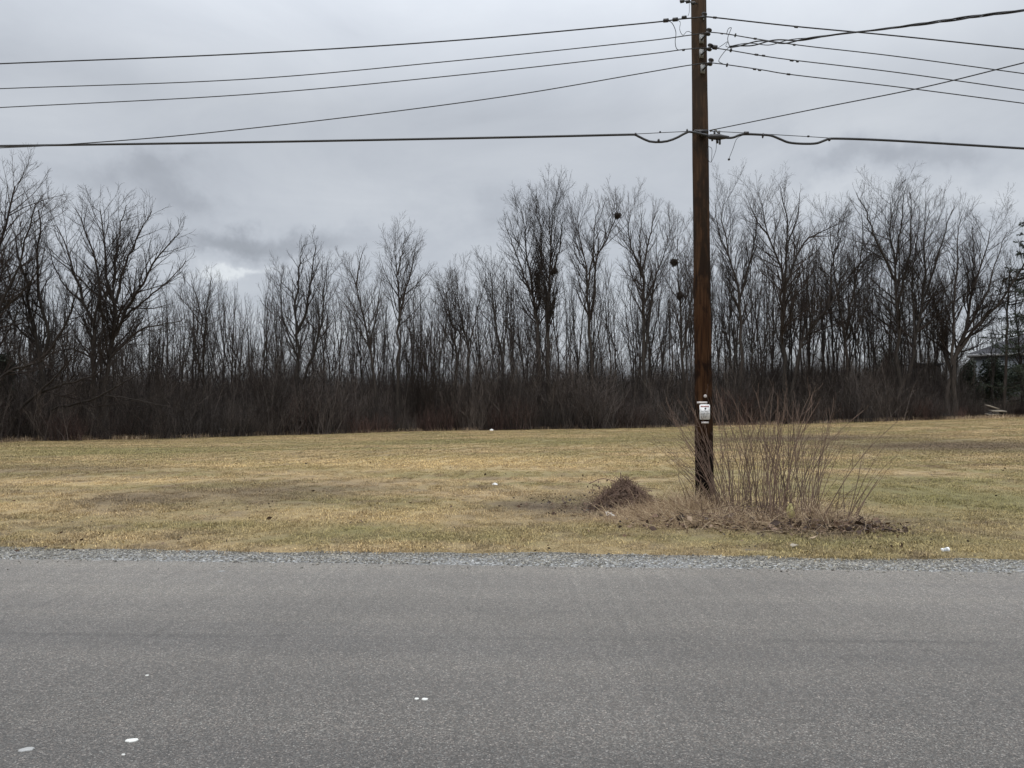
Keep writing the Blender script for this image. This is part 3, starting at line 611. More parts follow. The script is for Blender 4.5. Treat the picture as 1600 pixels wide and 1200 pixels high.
Y = dep+back+1.2; X = np.array([at(a, 640, b_)[0] for a, b_ in zip(pxs, Y)])
s = np.interp(pxs, [-200, 0, 200, 300, 420, 500, 700, 1000, 1200, 1500, 1520, 1700], [1.0, .95, .95, .9, .9, .98, 1.1, 1.08, 1.08, .95, .28, .5])*rg.uniform(.7, 1.12, n_)
s *= .86; s *= 1+.30*np.sin(pxs*.021+1)*np.sin(pxs*.0083)+.15*np.sin(pxs*.057); s[:260] *= rg.uniform(.35, .85, 260)
keep = ~(low & (rg.uniform(0, 1, n_) < .3)); X, Y, s = X[keep], Y[keep], s[keep]; n_ = len(X)
scatter('undergrowth', np.stack([X, Y, hz(X, Y)-.05], 1), np.stack([0*X, 0*X, rg.uniform(0, 6.28, n_)], 1), np.stack([s*1.05, s*1.05, s], 1), th, M['brush'])
sg = [thicket(110+k, 13, 1.9, 3.8, 8.2, M['brush'] if k % 2 else M['twig'], .07) for k in range(4)]
n_ = 470; pxs = rg.uniform(-330, 1900, n_); Y = np.array([treeline(v) for v in pxs])+rg.uniform(-.3, 16, n_); X = np.array([at(a, 640, b_)[0] for a, b_ in zip(pxs, Y)]); s = rg.uniform(.45, 1.12, n_)*np.interp(pxs, [0, 300, 500, 1200, 1480, 1520, 1650], [.95, .8, .95, 1.15, 1, .35, .5])
scatter('saplings', np.stack([X, Y, hz(X, Y)-.05], 1), np.stack([0*X, 0*X, rg.uniform(0, 6.28, n_)], 1), np.stack([s, s, s], 1), sg, M['brush'])
n_ = 420; pxs = rg.uniform(-300, 1900, n_); Y = rg.uniform(95, 135, n_); X = np.array([at(a, 640, b_)[0] for a, b_ in zip(pxs, Y)]); s = rg.uniform(.9, 1.5, n_)*np.where((pxs > 1480), .5, 1)
scatter('distant_thicket', np.stack([X, Y, hz(X, Y)-.05], 1), np.stack([0*X, 0*X, rg.uniform(0, 6.28, n_)], 1), np.stack([s*2, s*1.4, s*1.25], 1), th, M['brush'])
# rough grass and cane at the foot of the wood
rf = [mesh_np('rough_tuft', *blades(60, .6, .12, .6, .012, .9, rg), M['dry']) for k in range(3)]
n_ = 900; pxs = rg.uniform(-150, 1750, n_); wgt = np.interp(pxs, [-200, 150, 400, 900, 1250, 1400, 1750], [.9, .6, .35, .35, .6, 1, 1]); kk = rg.uniform(0, 1, n_) < wgt; pxs = pxs[kk]; n_ = len(pxs)
Y = np.array([treeline(v) for v in pxs])+rg.normal(.5, .6, n_); X = np.array([at(a, 640, b_)[0] for a, b_ in zip(pxs, Y)])
scatter('rough_grass', np.stack([X, Y, hz(X, Y)], 1), np.stack([0*X, 0*X, rg.uniform(0, 6.28, n_)], 1), np.repeat(rg.uniform(.4, 1.05, (n_, 1)), 3, 1), rf, M['dry'])

# evergreens and conifer
def foliage(n, centre_fn, size, rg):
    c = centre_fn(n); d = norm(rg.normal(size=(n, 3))); u = norm(np.cross(d, rg.normal(size=(n, 3)))); s = (size*rg.uniform(.5, 1.3, n))[:, None]
    V = np.stack([c, c+d*s*.5+u*s*.25, c+d*s, c+d*s*.5-u*s*.25], 1).reshape(-1, 3); return V, np.arange(n*4).reshape(n, 4)
def bush(px, py0, py1, wpx, Y, label, seed):
    rg = np.random.default_rng(seed); p = at(px, py0, Y); z0 = float(hz(p[0], Y)); e = empty('evergreen_bush', (p[0], Y, z0)); tag(e, label, 'bush', 'dark evergreen bushes')
    h = EYE+(640-py1)/F*Y-z0; w = wpx/F*Y/2; lobes = rg.uniform(-1, 1, (14, 3))*[w*.65, w*.65, h*.36]+[0, 0, h*.55]
    def fn(n):
        k = rg.integers(0, 14, n); v = norm(rg.normal(size=(n, 3)))*rg.uniform(.5, 1, (n, 1)); q = lobes[k]+v*[w*.45, w*.45, h*.24]; q[:, 2] = np.clip(q[:, 2], .05, None); return q
    mk('foliage', mesh_np('foliage', *foliage(7000, fn, .20, rg), M['needle']), e)
    b = Bag(); b.add(*polytube([(0, 0, -.1), (.05, 0, h*.3), (0, .05, h*.6)], [.09, .07, .03], 6)); mk('trunk', b.mesh('trunk', M['bark']), e)
bush(1556, 648, 567, 44, 64, 'dark evergreen bush against the pale house wall', 1)
bush(1520, 650, 562, 36, 66, 'dark evergreen bush between the forked spreading tree and the house', 2)
tr('slim dark bare tree against the house roof, between grey trunk and right edge', 61, (1598, 652), [([(1598, 653), (1597, 590), (1590, 520), (1586, 460), (1592, 400)], .14, .03, .3), ([(1597, 590), (1610, 520), (1606, 450)], .08, .02, .2)], 'spread', 1.0, 46)
bush(1598, 648, 566, 56, 66, 'dark evergreen bush at the right edge, under the conifer', 3)
bush(2, 690, 568, 34, 44, 'dark ivy-like evergreen bush at the far left edge', 4)
bush(1378, 655, 520, 60, 82, 'dim evergreen bush deep in the wood on the right', 5)
def conifer():
    rg = np.random.default_rng(77); Y = 59; p = at(1614, 640, Y); z0 = float(hz(p[0], Y)); e = empty('conifer', (p[0], Y, z0)); tag(e, 'sparse drooping conifer cut by the right edge', 'tree')
    H = 15.5; b = Bag(); b.add(*polytube([(0, 0, -.1), (.1, 0, H*.5), (0, 0, H)], [.24, .15, .02], 8)); mk('trunk', b.mesh('trunk', M['bark']), e)
    n = 120; z = np.linspace(1.5, H-.3, n)+rg.normal(0, .1, n); az = rg.uniform(0, 6.28, n); ln = (H-z)*.34*rg.uniform(.6, 1.15, n)+.5; K = 8; t = np.linspace(0, 1, K)
    P = np.zeros((n, K, 3)); P[:, :, 0] = ln[:, None]*t*np.cos(az)[:, None]; P[:, :, 1] = ln[:, None]*t*np.sin(az)[:, None]; P[:, :, 2] = z[:, None]-ln[:, None]*(.30*t-.26*t**2.4)
    bb = Bag(); bb.add(*tubes(P, np.linspace(.045, .010, K)[None]*np.ones((n, 1)), 4)); C_ = children(P, np.full((n, K), .02), rg, .16, .2, 55, .25, 3, .1, -.22, .5, .007, .2, .9, True, .4); bb.add(*tubes(*C_, 3)); mk('branches', bb.mesh('branches', M['twig']), e)
    src = C_[0]; m_ = 55000; i = rg.integers(0, len(src), m_); f = rg.uniform(0, 2.99, m_); i0 = f.astype(int); fr = (f-i0)[:, None]; c = src[i, i0]*(1-fr)+src[i, i0+1]*fr
    mk('needles', mesh_np('needles', *foliage(m_, lambda n_: c, .085, rg), M['needle']), e)
conifer()

# nests
def nest(px, py, Y, r, label, seed):
    rg = np.random.default_rng(seed); p = at(px, py, Y); n = 260; a = norm(rg.normal(size=(n, 3)))*rg.uniform(.3, 1, (n, 1))*r*[1, 1, .85]; d = norm(np.cross(a, rg.normal(size=(n, 3))))
    P, Rr = walk(a-d*r*.5, d, np.full(n, r*1.1), np.full(n, .012), 3, .3, 0, rg, .008); b = Bag(); b.add(*tubes(P, Rr, 3)); V, Q = foliage(500, lambda k: norm(rg.normal(size=(k, 3)))*rg.uniform(.2, .95, (k, 1))*r, r*.5, rg); V = V+.25*r*norm(rg.normal(size=(125, 3)))[np.repeat(np.arange(125), 16)]; b.add(V, Q)
    o = mk('nest', b.mesh('nest', M['twig']), None, p); tag(o, label, 'nest', 'nests high in the trees')
nest(965, 337, 58, .25, 'dark round leaf nest high in the forked tall tree, topmost of the nests', 1)
nest(1053, 410, 58.5, .29, 'dark round leaf nest close left of the utility pole, large and solid', 2)
nest(1063, 462, 60, .32, 'looser brownish nest left of the utility pole, below the solid dark nest', 3)
nest(866, 424, 59, .24, 'ragged nest in the tall double-trunked tree, leftmost of the nests', 4)

# house, shed behind the wood
def house():
    Y = 76; p0 = at(1522, 640, Y); x0 = p0[0]; z0 = float(hz(x0+6, Y)); e = empty('house', (x0, Y, z0), R(-36)); tag(e, 'pale blue-grey house with a dark hip roof behind the conifer', 'house')
    ez = EYE+(640-556)/F*Y-z0; wd, dp = 17.0, 10.0
    b = Bag(); box(b, (wd/2, dp/2, ez/2), (wd, dp, ez)); mk('wall', b.mesh('wall', M['siding']), e)
    rh = 2.7; o_ = .5; V = [(-o_, -o_, ez), (wd+o_, -o_, ez), (wd+o_, dp+o_, ez), (-o_, dp+o_, ez), (dp/2+.5, dp/2, ez+rh), (wd-dp/2, dp/2, ez+rh)]
    b = Bag(); V = np.array(V); b.add(V, np.array([[0, 1, 5, 4], [2, 3, 4, 5], [1, 2, 5, 5], [3, 0, 4, 4]])[:2]); roof = bpy.data.meshes.new('roof'); roof.from_pydata([tuple(v+np.array([0, 0, .16])) for v in V], [], [(0, 1, 5, 4), (2, 3, 4, 5), (1, 2, 5), (3, 0, 4), (0, 3, 2, 1)]); roof.materials.append(M['roofm']); mk('roof', roof, e)
    b = Bag(); box(b, (wd/2, -o_+.02, ez+.03), (wd+2*o_+.04, .06, .24)); mk('fascia', b.mesh('fascia', M['trim']), e)
    b = Bag(); box(b, (-o_+.02, dp/2, ez+.03), (.06, dp+2*o_-.08, .24)); mk('fascia', b.mesh('fascia', M['trim']), e)
    for k in range(4):
        for z in (ez-1.6, ez-4.3):
            b = Bag(); box(b, (2.2+k*3.9, -.03, z), (1.2, .08, 1.4)); w = mk('window', b.mesh('window', M['trim']), e); b = Bag(); box(b, (2.2+k*3.9, -.08, z), (1.0, .03, 1.2)); mk('pane', b.mesh('pane', M['glass']), w)
house()
def shed():
    Y = 68; x = at(1455, 640, Y)[0]; z0 = float(hz(x, Y)); e = empty('shed', (x, Y, z0)); tag(e, 'dark weathered shed seen through branches left of the forked spreading tree', 'shed')
    h = EYE+(640-567)/F*Y-z0; b = Bag(); box(b, (0, 1, h/2-.1), (1.9, 2, h-.2)); mk('wall', b.mesh('wall', M['shedm']), e)
    b = Bag(); box(b, (0, 1, h-.1), (2.3, 2.4, .16)); mk('roof', b.mesh('roof', M['roofm']), e); b = Bag(); box(b, (0, -.03, h-1.25), (1.9, .05, .07)); mk('rail', b.mesh('rail', M['wood']), e)
shed()
def planks():
    Y = 59; p = at(1556, 626, Y); z0 = float(hz(p[0], Y)); e = empty('plank_pile', (p[0], Y, z0)); tag(e, 'low pile of pale planks left of the straight grey trunk', 'planks')
    for k, (dx_, z, w, t) in enumerate(((.1, .55, 1.1, .04), (-.25, .85, .8, .3), (.0, .30, 1.2, -.05), (.05, .08, 1.3, 0))):
        b = Bag(); box(b, (0, 0, 0), (w, .6, .09)); o = mk('plank', b.mesh('plank', M['wood']), e, (dx_, .1*k, z)); o.rotation_euler = (.15, t, .1*k)
    for s_ in (-.45, .5):
        b = Bag(); box(b, (s_, .1, .25), (.12, .5, .5)); mk('support', b.mesh('support', M['shedm']), e)
planks()
def pail():
    Y = 50.5; p = at(349, 672, Y); b = Bag(); a = [(0, .15), (.04, .16), (.3, .19), (.32, .20), (.32, .18), (.05, .15)]
    b.add(*polytube([(0, 0, z) for z, r in a][:4], [r for z, r in a][:4], 14)); o = mk('pail', b.mesh('pail', M['paper'], True), None, (p[0], Y, float(hz(p[0], Y)))); o.scale = (1.5, 1.5, 1.6); o.rotation_euler = (.3, .15, 0); tag(o, 'dull white pail lying in the brush left of centre', 'pail')
pail()

# ------------------------------------------------------------------ utility pole
PY = 13.45
pb = at(1101, 783, PY); pt = at(1091.5, 0, PY)
lean = (pt-pb)/(pt[2]-pb[2])
def polex(z): return pb[0]+lean[0]*(z-pb[2])
pz0 = float(hz(pb[0], PY))
pole = empty('utility_pole', (pb[0], PY, pz0)); tag(pole, 'brown weathered wooden utility pole rising from the brush', 'pole')
def loc(p): return np.array(p)-np.array([pb[0], PY, pz0])
def shaft():
    K = 60; zs = np.concatenate([[-.3], np.linspace(0, 10.6-pz0, K)]); rg = np.random.default_rng(2); s = 28; a = np.arange(s)*2*np.pi/s; V = []
    prof = 1+.012*rg.normal(size=s)
    for i, z in enumerate(zs):
        r = .158-.0030*max(z, 0)+.0015*math.sin(z*2.3); x = polex(z+pz0)-pb[0]; rr = r*prof*(1+.004*rg.normal(size=s)); V.append(np.stack([x+rr*np.cos(a), rr*np.sin(a), 0*a+z], 1))
    V = np.concatenate(V); idx = np.arange(len(zs)*s).reshape(-1, s); j = np.roll(np.arange(s), -1); Q = np.stack([idx[:-1], idx[:-1, j], idx[1:, j], idx[1:]], -1).reshape(-1, 4)
    return mesh_np('shaft', V, Q, M['pole'], True)
mk('shaft', shaft(), pole)
FY = PY-.30                     # plane of the wires, in front of the pole
def lathe(prof, axis, c, s=14):
    """prof: (distance along axis, radius)"""
    c = np.array(c, float); ax = norm(np.array([axis], float))[0]; pts = [c+ax*d for d, r in prof]; return polytube(pts, [r for d, r in prof], s)
def insulator(px, py, tip_px, tip_py, bracket=True):
    p1 = at(tip_px, tip_py, FY)
    if bracket:
        bp = at(px, py, PY-.155); b = Bag(); box(b, (0, 0, 0), (.075, .02, .15)); box(b, (-.025, -.02, 0), (.014, .03, .15)); br = mk('bracket', b.mesh('bracket', M['galv']), pole, loc(bp)); 
        b = Bag(); q = loc(bp)+[-.01, -.03, -.035]; t = loc(p1)
        b.add(*polytube([q, q*.5+t*.5+[0, 0, .005], t], [.016, .016, .014], 7)); mk('arm', b.mesh('arm', M['dark']), br).matrix_parent_inverse = br.matrix_world.inverted()
        bpy.context.view_layer.update()
        for ch in br.children: ch.matrix_parent_inverse.identity(); ch.location = -np.array(br.location)
    b = Bag(); b.add(*lathe([(-.055, .02), (-.05, .045), (-.03, .05), (-.018, .028), (.0, .026), (.018, .028), (.03, .05), (.05, .045), (.055, .02)], (.35, 0, 1), loc(p1))); mk('insulator', b.mesh('insulator', M['dark'], True), pole)
    return p1
i1 = insulator(1099, 24, 1099.5, 25, False)
b = Bag(); b.add(*polytube([loc(at(1099, 20, PY-.1)), loc(at(1099.5, 20, FY-.03))], .012, 6)); b.add(*polytube([loc(at(1099, 30, PY-.1)), loc(at(1099.5, 30, FY-.03))], .012, 6)); mk('clevis', b.mesh('clevis', M['galv']), pole)
i2 = insulator(1096, 61, 1107, 50); i3 = insulator(1096, 84, 1109, 74); i4 = insulator(1098, 108, 1110, 97)
b = Bag(); b.add(*polytube([loc(at(1094, 208, PY-.13)), loc(at(1094, 208, PY-.22))], .03, 8)); box(b, loc(at(1096, 205, PY-.17)), (.24, .03, .05)); box(b, loc(at(1100, 211, PY-.19)), (.10, .05, .05)); mk('cable_clamp', b.mesh('cable_clamp', M['dark']), pole)
for px, py in ((1066, 2), (1075, 2.5), (1083, 5)):
    b = Bag(); b.add(*lathe([(-.04, .012), (-.03, .03), (.03, .03), (.04, .012)], (1, 0, .2), loc(at(px, py, FY)), 8)); mk('connector', b.mesh('connector', M['dark']), pole)
b = Bag(); b.add(*polytube([loc(at(1062, 1, FY)), loc(at(1075, 2, FY)), loc(at(1090, 6, PY-.14))], .012, 6)); mk('bolt', b.mesh('bolt', M['dark']), pole)

# plates and the warning sign on the pole face
def surf(px, py, off=.004): 
    q = at(px, py, PY); x = polex(q[2]); r = .158-.003*(q[2]-pz0); d = r*r-(q[0]-x)**2
    Yq = PY-math.sqrt(max(d, 1e-4))-off; q = at(px, py, Yq); return q
def curved_plate(name, pxc, pyc, w, h, mat, parent, bend=.15, thick=.003, rnd=0):
    c = surf(pxc, pyc, .006); n = 9; xs_ = np.linspace(-w/2, w/2, n); yb = xs_**2/(2*bend)*.9; V = []
    for zi in (-h/2, h/2): 
        for off in (0, thick): V += [(x, y+off, zi*(1 if abs(x) < w/2*.98 else 1-rnd)) for x, y in zip(xs_, yb)]
    V = np.array(V); i = np.arange(n-1); Q = np.concatenate([np.stack([i, i+1, i+2*n+1, i+2*n], 1), np.stack([i+n, i+3*n, i+3*n+1, i+n+1], 1), np.stack([i, i+n, i+n+1, i+1], 1), np.stack([i+2*n, i+2*n+1, i+3*n+1, i+3*n], 1), [[0, 2*n, 3*n, n], [n-1, 2*n-1, 4*n-1, 3*n-1]]])
    return mk(name, mesh_np(name, V, Q, mat, False), parent, loc(c)), c
disc = Bag(); disc.add(*lathe([(0, .028), (.004, .030), (.008, .022)], (0, -1, 0), (0, 0, 0), 18)); mk('round_tag', disc.mesh('round_tag', M['plate']), pole, loc(surf(1102, 619, .002)))
curved_plate('tag_strip', 1100.5, 629.3, .235, .040, M['plate'], pole)
curved_plate('small_tag', 1102, 660.5, .125, .036, M['plate'], pole)
sgn = empty('warning_sign', surf(1101.2, 643.8, .012)); tag(sgn, 'white warning sign with a red header nailed to the wooden pole', 'sign')
SW, SH = .178, .262
b = Bag(); box(b, (0, 0, 0), (SW-.02, .004, SH)); box(b, (0, 0, 0), (SW, .0036, SH-.02)); mk('plate', b.mesh('plate', M['white']), sgn)
b = Bag(); box(b, (0, -.0035, SH/2-.033), (SW-.036, .002, .024)); mk('header', b.mesh('header', M['red']), sgn)
def text(s, size, x, z, mat, name='lettering', y=-.0052, parent=None):
    c = bpy.data.curves.new(name, 'FONT'); c.body = s; c.size = size; c.align_x = 'CENTER'; c.align_y = 'CENTER'; c.extrude = .0006; c.offset = 0.0
    t = bpy.data.objects.new(name, c); col.objects.link(t); bpy.context.view_layer.update()
    me = bpy.data.meshes.new_from_object(t.evaluated_get(bpy.context.evaluated_depsgraph_get())); bpy.data.objects.remove(t); me.materials.clear(); me.materials.append(mat)
    o = mk(name, me, parent or sgn, (x, y, z)); o.rotation_euler = (math.pi/2, 0, 0); return o
text('WARNING', .026, 0, SH/2-.033, M['white'])
text('HIGH VOLTAGE LINES', .0135, 0, .018, M['ink']); text('ABOVE THIS POLE', .0135, 0, .002, M['ink'])
text('KEEP OFF', .032, 0, -.034, M['ink']); text('Contact may cause', .012, 0, -.064, M['ink']); text('serious injury', .012, 0, -.080, M['ink']); text('or death', .012, 0, -.096, M['ink'])
b = Bag(); zz_ = np.array([(.004, .075), (.022, .075), (.012, .058), (.024, .058), (-.004, .028), (.004, .050), (-.010, .050)])
bolt = bpy.data.meshes.new('bolt_symbol'); bolt.from_pydata([(x, -.0055, z) for x, z in zz_], [], [(0, 1, 2), (2, 3, 4), (0, 2, 5, 6), (2, 4, 5)]); bolt.materials.append(M['ink']); mk('bolt_symbol', bolt, sgn)
b = Bag(); box(b, (.014, -.0045, .062), (.022, .0015, .026)); mk('symbol', b.mesh('symbol', M['ink']), sgn)

# ------------------------------------------------------------------ wires
def onplane(px, py, X0, Y0, slope):
    d = ray(px, py); t = (Y0-slope*X0)/(d[1]-slope*d[0]); return np.array([0, 0, EYE])+d*t
def wire(name, pts, r, label, slope=-.066, Y0=FY, mat='wire', seg=60, cat='wire', s=6, extend=0, group='overhead wires', parts=()):
    X0 = at(1100, 100, Y0)[0]; P = [onplane(px, py, X0, Y0, slope) for px, py in pts]
    S = smooth_path(P, seg)
    if extend:
        e = S[-1]+(S[-1]-S[-2])/np.linalg.norm(S[-1]-S[-2])*extend; S = np.concatenate([S, [e]])
    root = S[0]; b = Bag(); b.add(*polytube(S-root, r, s)); o = mk(name, b.mesh(name, M[mat], True), None, root); tag(o, label, cat, group)
    for px, py, w, rr in parts:
        q = onplane(px, py, X0, Y0, slope)-root; d = norm((S[len(S)//2]-S[0])[None])[0]; b = Bag(); b.add(*lathe([(-w/2, rr*.4), (-w/2+.008, rr), (w/2-.008, rr), (w/2, rr*.4)], d, q, 8)); mk('connector', b.mesh('connector', M['dark']), o)
    return o
wire('power_line', [(1099, 27), (1060, 30), (1000, 37), (700, 64), (380, 84), (0, 99.5)], .0115, 'uppermost wire running left from the pole', extend=9, parts=((1040.5, 32, .10, .035), (1055, 30.5, .10, .035), (1069, 27, .09, .028)))
wire('power_line', [(1107, 51), (1070, 56), (1000, 65), (700, 96), (380, 124), (0, 138.5)], .0085, 'thin wire leaving the pole leftward, second from the top', extend=9, mat='wire')
wire('power_line', [(1109, 75), (1070, 77), (1000, 86), (700, 119), (380, 148), (0, 168)], .0085, 'thin wire leaving the pole leftward, third from the top', extend=9, parts=((1068, 78, .05, .02),))
wire('power_line', [(1110, 98), (1076, 102), (1000, 115), (800, 149), (560, 181), (300, 210), (100, 226), (0, 231)], .0085, 'wire from the lowest insulator sloping down left to meet the thick cable', slope=.03, extend=9)
wire('power_line', [(1099, 26), (1118, 27.5), (1245, 41.5), (1400, 56), (1600, 77)], .0115, 'uppermost wire running right from the pole', extend=9, parts=((1117, 27.5, .07, .02), (1244, 42, .07, .02)))
wire('power_line', [(1107, 50), (1135, 53), (1180, 60.5), (1260, 72), (1400, 88), (1600, 115)], .0085, 'wire leaving the pole rightward from the second insulator', extend=9, mat='wire', parts=((1128, 52.5, .05, .014), (1149, 55, .03, .035), (1180, 60.5, .06, .018), (1241, 70, .05, .018)))
wire('power_line', [(1109, 74), (1140, 78.5), (1190, 87), (1240, 94), (1400, 113), (1600, 141)], .0085, 'wire leaving the pole rightward from the third insulator', extend=9, parts=((1117, 74, .09, .04), (1142, 78.5, .04, .035), (1182, 85.5, .07, .018), (1193, 87, .06, .018), (1237, 94.5, .07, .018), (1246, 96, .05, .018)))
wire('power_line', [(1110, 98), (1135, 101), (1190, 109), (1240, 117), (1400, 135.5), (1600, 161.5)], .0085, 'wire leaving the pole rightward from the lowest insulator', extend=9, parts=((1136, 101.5, .035, .035), (1179, 108, .06, .018), (1187, 109.5, .06, .018), (1232, 116, .07, .018)))
wire('telephone_cable', [(1112, 213), (1098, 210), (1086, 207), (1075, 206), (1060, 214), (1045, 220), (1030, 222), (1015, 221), (1003, 216), (992, 211), (975, 210.5), (800, 214.5), (400, 222), (0, 228)], .021, 'thick black telephone cable running left with a dip before the pole', cat='cable', mat='cable', seg=130, s=8, extend=9, group='telephone cables', parts=((1029, 220, .04, .035), (1073.5, 204, .03, .03), (993, 210, .04, .03)))
wire('telephone_cable', [(1112, 213), (1130, 215), (1145, 215), (1160, 210), (1190, 210.5), (1205, 212), (1218, 217), (1232, 222.5), (1252, 224.5), (1275, 224), (1290, 219), (1305, 216.5), (1400, 220), (1600, 232)], .021, 'thick black telephone cable running right with a dip past the pole', cat='cable', mat='cable', seg=130, s=8, extend=9, group='telephone cables', parts=((1192, 212, .03, .045), (1296, 218, .04, .03), (1166, 208, .09, .03)))
wire('strand_wire', [(1096, 205), (1060, 206), (1000, 209), (940, 211.5)], .006, 'fine steel strand bridging the cable dip left of the pole', parts=((1031.5, 206, .03, .016),))
wire('strand_wire', [(1110, 205), (1160, 207.5), (1263, 213.5), (1310, 216.5)], .006, 'fine steel strand bridging the cable dip right of the pole', parts=((1263, 213, .04, .018),))
wire('service_wire', [(1112, 203), (1120, 201.5), (1280, 169), (1440, 137), (1600, 98)], .008, 'single wire rising right from beside the splice case', slope=-1.2, extend=2.5)
# twisted service drop of three strands
def service_drop():
    X0 = at(1100, 100, FY)[0]; P = [onplane(px, py, X0, FY, -1.1) for px, py in ((1140, 73), (1180, 68), (1230, 64.5), (1300, 55), (1330, 51), (1400, 43), (1500, 29), (1600, 16))]
    S = smooth_path(P, 260); S = np.concatenate([S, S[-1]+np.outer(np.linspace(.05, 2.5, 50), norm((S[-1]-S[-2])[None])[0])]); L_ = np.concatenate([[0], np.cumsum(np.linalg.norm(np.diff(S, axis=0), axis=1))])
    d = norm((S[-1]-S[0])[None])[0]; u = norm(np.cross(d, [0, 0, 1])[None])[0]; v = np.cross(u, d); e = empty('service_drop', S[0]); tag(e, 'twisted triple service cable rising to the upper right corner', 'cable')
    for k in range(3):
        ph = L_/1.05*2*np.pi+k*2.1; amp = .009+.022*np.exp(-((L_-.75)/.5)**2)+.005*np.sin(L_*2.2); b = Bag(); b.add(*polytube(S-S[0]+amp[:, None]*(np.cos(ph)[:, None]*u+np.sin(ph)[:, None]*v), .0105 if k else .007, 6)); mk('strand', b.mesh('strand', M['wire'], True), e)
service_drop()
def loop(name, pts, r, label, slope=-.066, seg=30, parts=()): return wire(name, pts, r, label, slope=slope, seg=seg, group='loose wires at the pole', parts=parts)
loop('jumper_wire', [(1042, 32), (1050, 36), (1056, 50), (1055, 66), (1058, 77), (1068, 78)], .006, 'curved jumper wire left of the pole, hanging from the leftmost clamp')
loop('jumper_wire', [(1058, 31), (1063, 35), (1062, 46), (1067, 55), (1074, 49), (1084, 53)], .0045, 'thin looped jumper between the clamps and the pole on the left')
loop('jumper_wire', [(1077, 4), (1077, 18), (1075, 25)], .004, 'short thin wire hanging down from the top of the pole')
loop('jumper_wire', [(1140, 73), (1137, 60), (1142, 46), (1143, 43), (1138, 45), (1135, 54)], .006, 'tall narrow wire loop above the service drop')
loop('jumper_wire', [(1140, 73), (1131, 82), (1123, 95), (1130, 100)], .006, 'curved wire joining the service drop to the lowest line')
loop('jumper_wire', [(1120, 76), (1128, 71), (1137, 65), (1134, 72), (1140, 74)], .005, 'short kinked wire at the dead end of the service drop')
loop('loose_wire', [(1107, 229), (1112, 232), (1112, 245), (1110, 254), (1105, 245), (1106, 232)], .004, 'thin loop of wire dangling beneath the cable at the pole')
loop('loose_wire', [(1119, 217), (1119, 232), (1115, 245), (1111, 254)], .004, 'thin curved wire hanging below the splice case')
loop('loose_wire', [(1168, 209), (1152, 216), (1145, 233), (1139, 248)], .0045, 'loose wire end dangling right of the splice case', parts=((1139, 249, .04, .02),))
sp_ = at(1121, 214, FY-.02); spl = empty('splice_case', sp_); tag(spl, 'black splice case on the telephone cable close right of the pole', 'splice case')
b = Bag(); b.add(*lathe([(-.17, .02), (-.13, .045), (.02, .055), (.09, .04), (.20, .022)], (1, 0, -.03), (0, 0, 0), 12)); mk('case', b.mesh('case', M['dark'], True), spl)
for dx_, dz_ in ((-.05, .06), (.03, .065), (.0, -.07), (.04, -.09), (-.09, -.03)):
    b = Bag(); box(b, (dx_, 0, dz_), (.028, .03, .08)); mk('lug', b.mesh('lug', M['dark']), spl)
b = Bag(); b.add(*polytube([(-.13, -.02, .09), (-.08, -.02, .125), (-.02, -.02, .11), (.0, -.02, .06)], .014, 7)); mk('hook', b.mesh('hook', M['galv'], True), spl)

# ------------------------------------------------------------------ brush round the pole
def gp(px, py, dz_=0.0):
    g = ground_at(px, py); return g+np.array([0, 0, dz_])
rg = np.random.default_rng(31)
shrub = empty('leafless_shrub', gp(1215, 808)); tag(shrub, 'leafless shrub of tall slender stalks right of the wooden pole', 'shrub')
so = np.array(shrub.location)
stalks = []
for i in range(150):
    u = rg.uniform(); bx = 1128+150*u**.9+rg.normal(0, 6); by = 806+16*rg.uniform(-1, 1)*(.6+.4*u)+8*u
    if i > 136: bx = rg.uniform(1300, 1345); by = rg.uniform(812, 828)
    elif i > 120: bx = rg.uniform(1112, 1150); by = rg.uniform(795, 812)
    g = gp(bx, by); tx = (bx-1190)/110
    h = rg.uniform(1.15, 2.0)*(1-.16*abs(tx)) if i <= 136 else rg.uniform(.5, 1.15)
    ln = .13*(bx-1195)/60+rg.normal(0, .13)
    stalks.append((g, ln, rg.normal(0, .12), h))
for i in range(14):   # long whips leaning over in front of the pole
    g = gp(rg.uniform(1112, 1150), rg.uniform(800, 815)); stalks.append((g, -rg.uniform(.25, .6), rg.normal(-.05, .1), rg.uniform(.8, 1.75)))
for g, lx_, ly_, h in stalks:
    p0 = (g-so)[None]; d = norm(np.array([[lx_*.8, ly_, 1.0]])); P, Rr = walk(p0, d, np.array([h]), np.array([rg.uniform(.0042, .0080)]), 9, .06, -.0, rg, .0024, .35)
    P[:, :, 0] += np.linspace(0, 1, 10)**2*lx_*h*.45*np.sign(1); P[:, 0, 2] -= .03
    b = Bag(); b.add(*tubes(P, Rr, 5))
    if h > 1.0:
        A = children(P, Rr, rg, .24, .30, 32, .32, 4, .12, .07, .7, .0022, .12, .6, True); b.add(*tubes(*A, 3))
    mk('stalk', b.mesh('stalk', M['stalk'], True), shrub)
# dead low canes lying round the foot
n = 260; a = rg.uniform(0, 1, n); X = []; 
P0 = np.array([gp(v, w) for v, w in zip(rg.uniform(1090, 1300, 40), rg.uniform(795, 828, 40))])[rg.integers(0, 40, n)]+rg.normal(0, .12, (n, 3))*[1, 1, 0]-so
P, Rr = walk(P0, norm(np.stack([rg.normal(-.2, .9, n), rg.normal(-.2, .6, n), rg.uniform(.2, .9, n)], 1)), rg.uniform(.3, .9, n), np.full(n, .0042), 7, .14, -.13, rg, .0026, .5)
P[:, :, 2] = np.maximum(P[:, :, 2], np.min(P0[:, 2])+.015); b = Bag(); b.add(*tubes(P, Rr, 4)); o = mk('dead_canes', b.mesh('dead_canes', M['stalk']), shrub); o['kind'] = 'stuff'
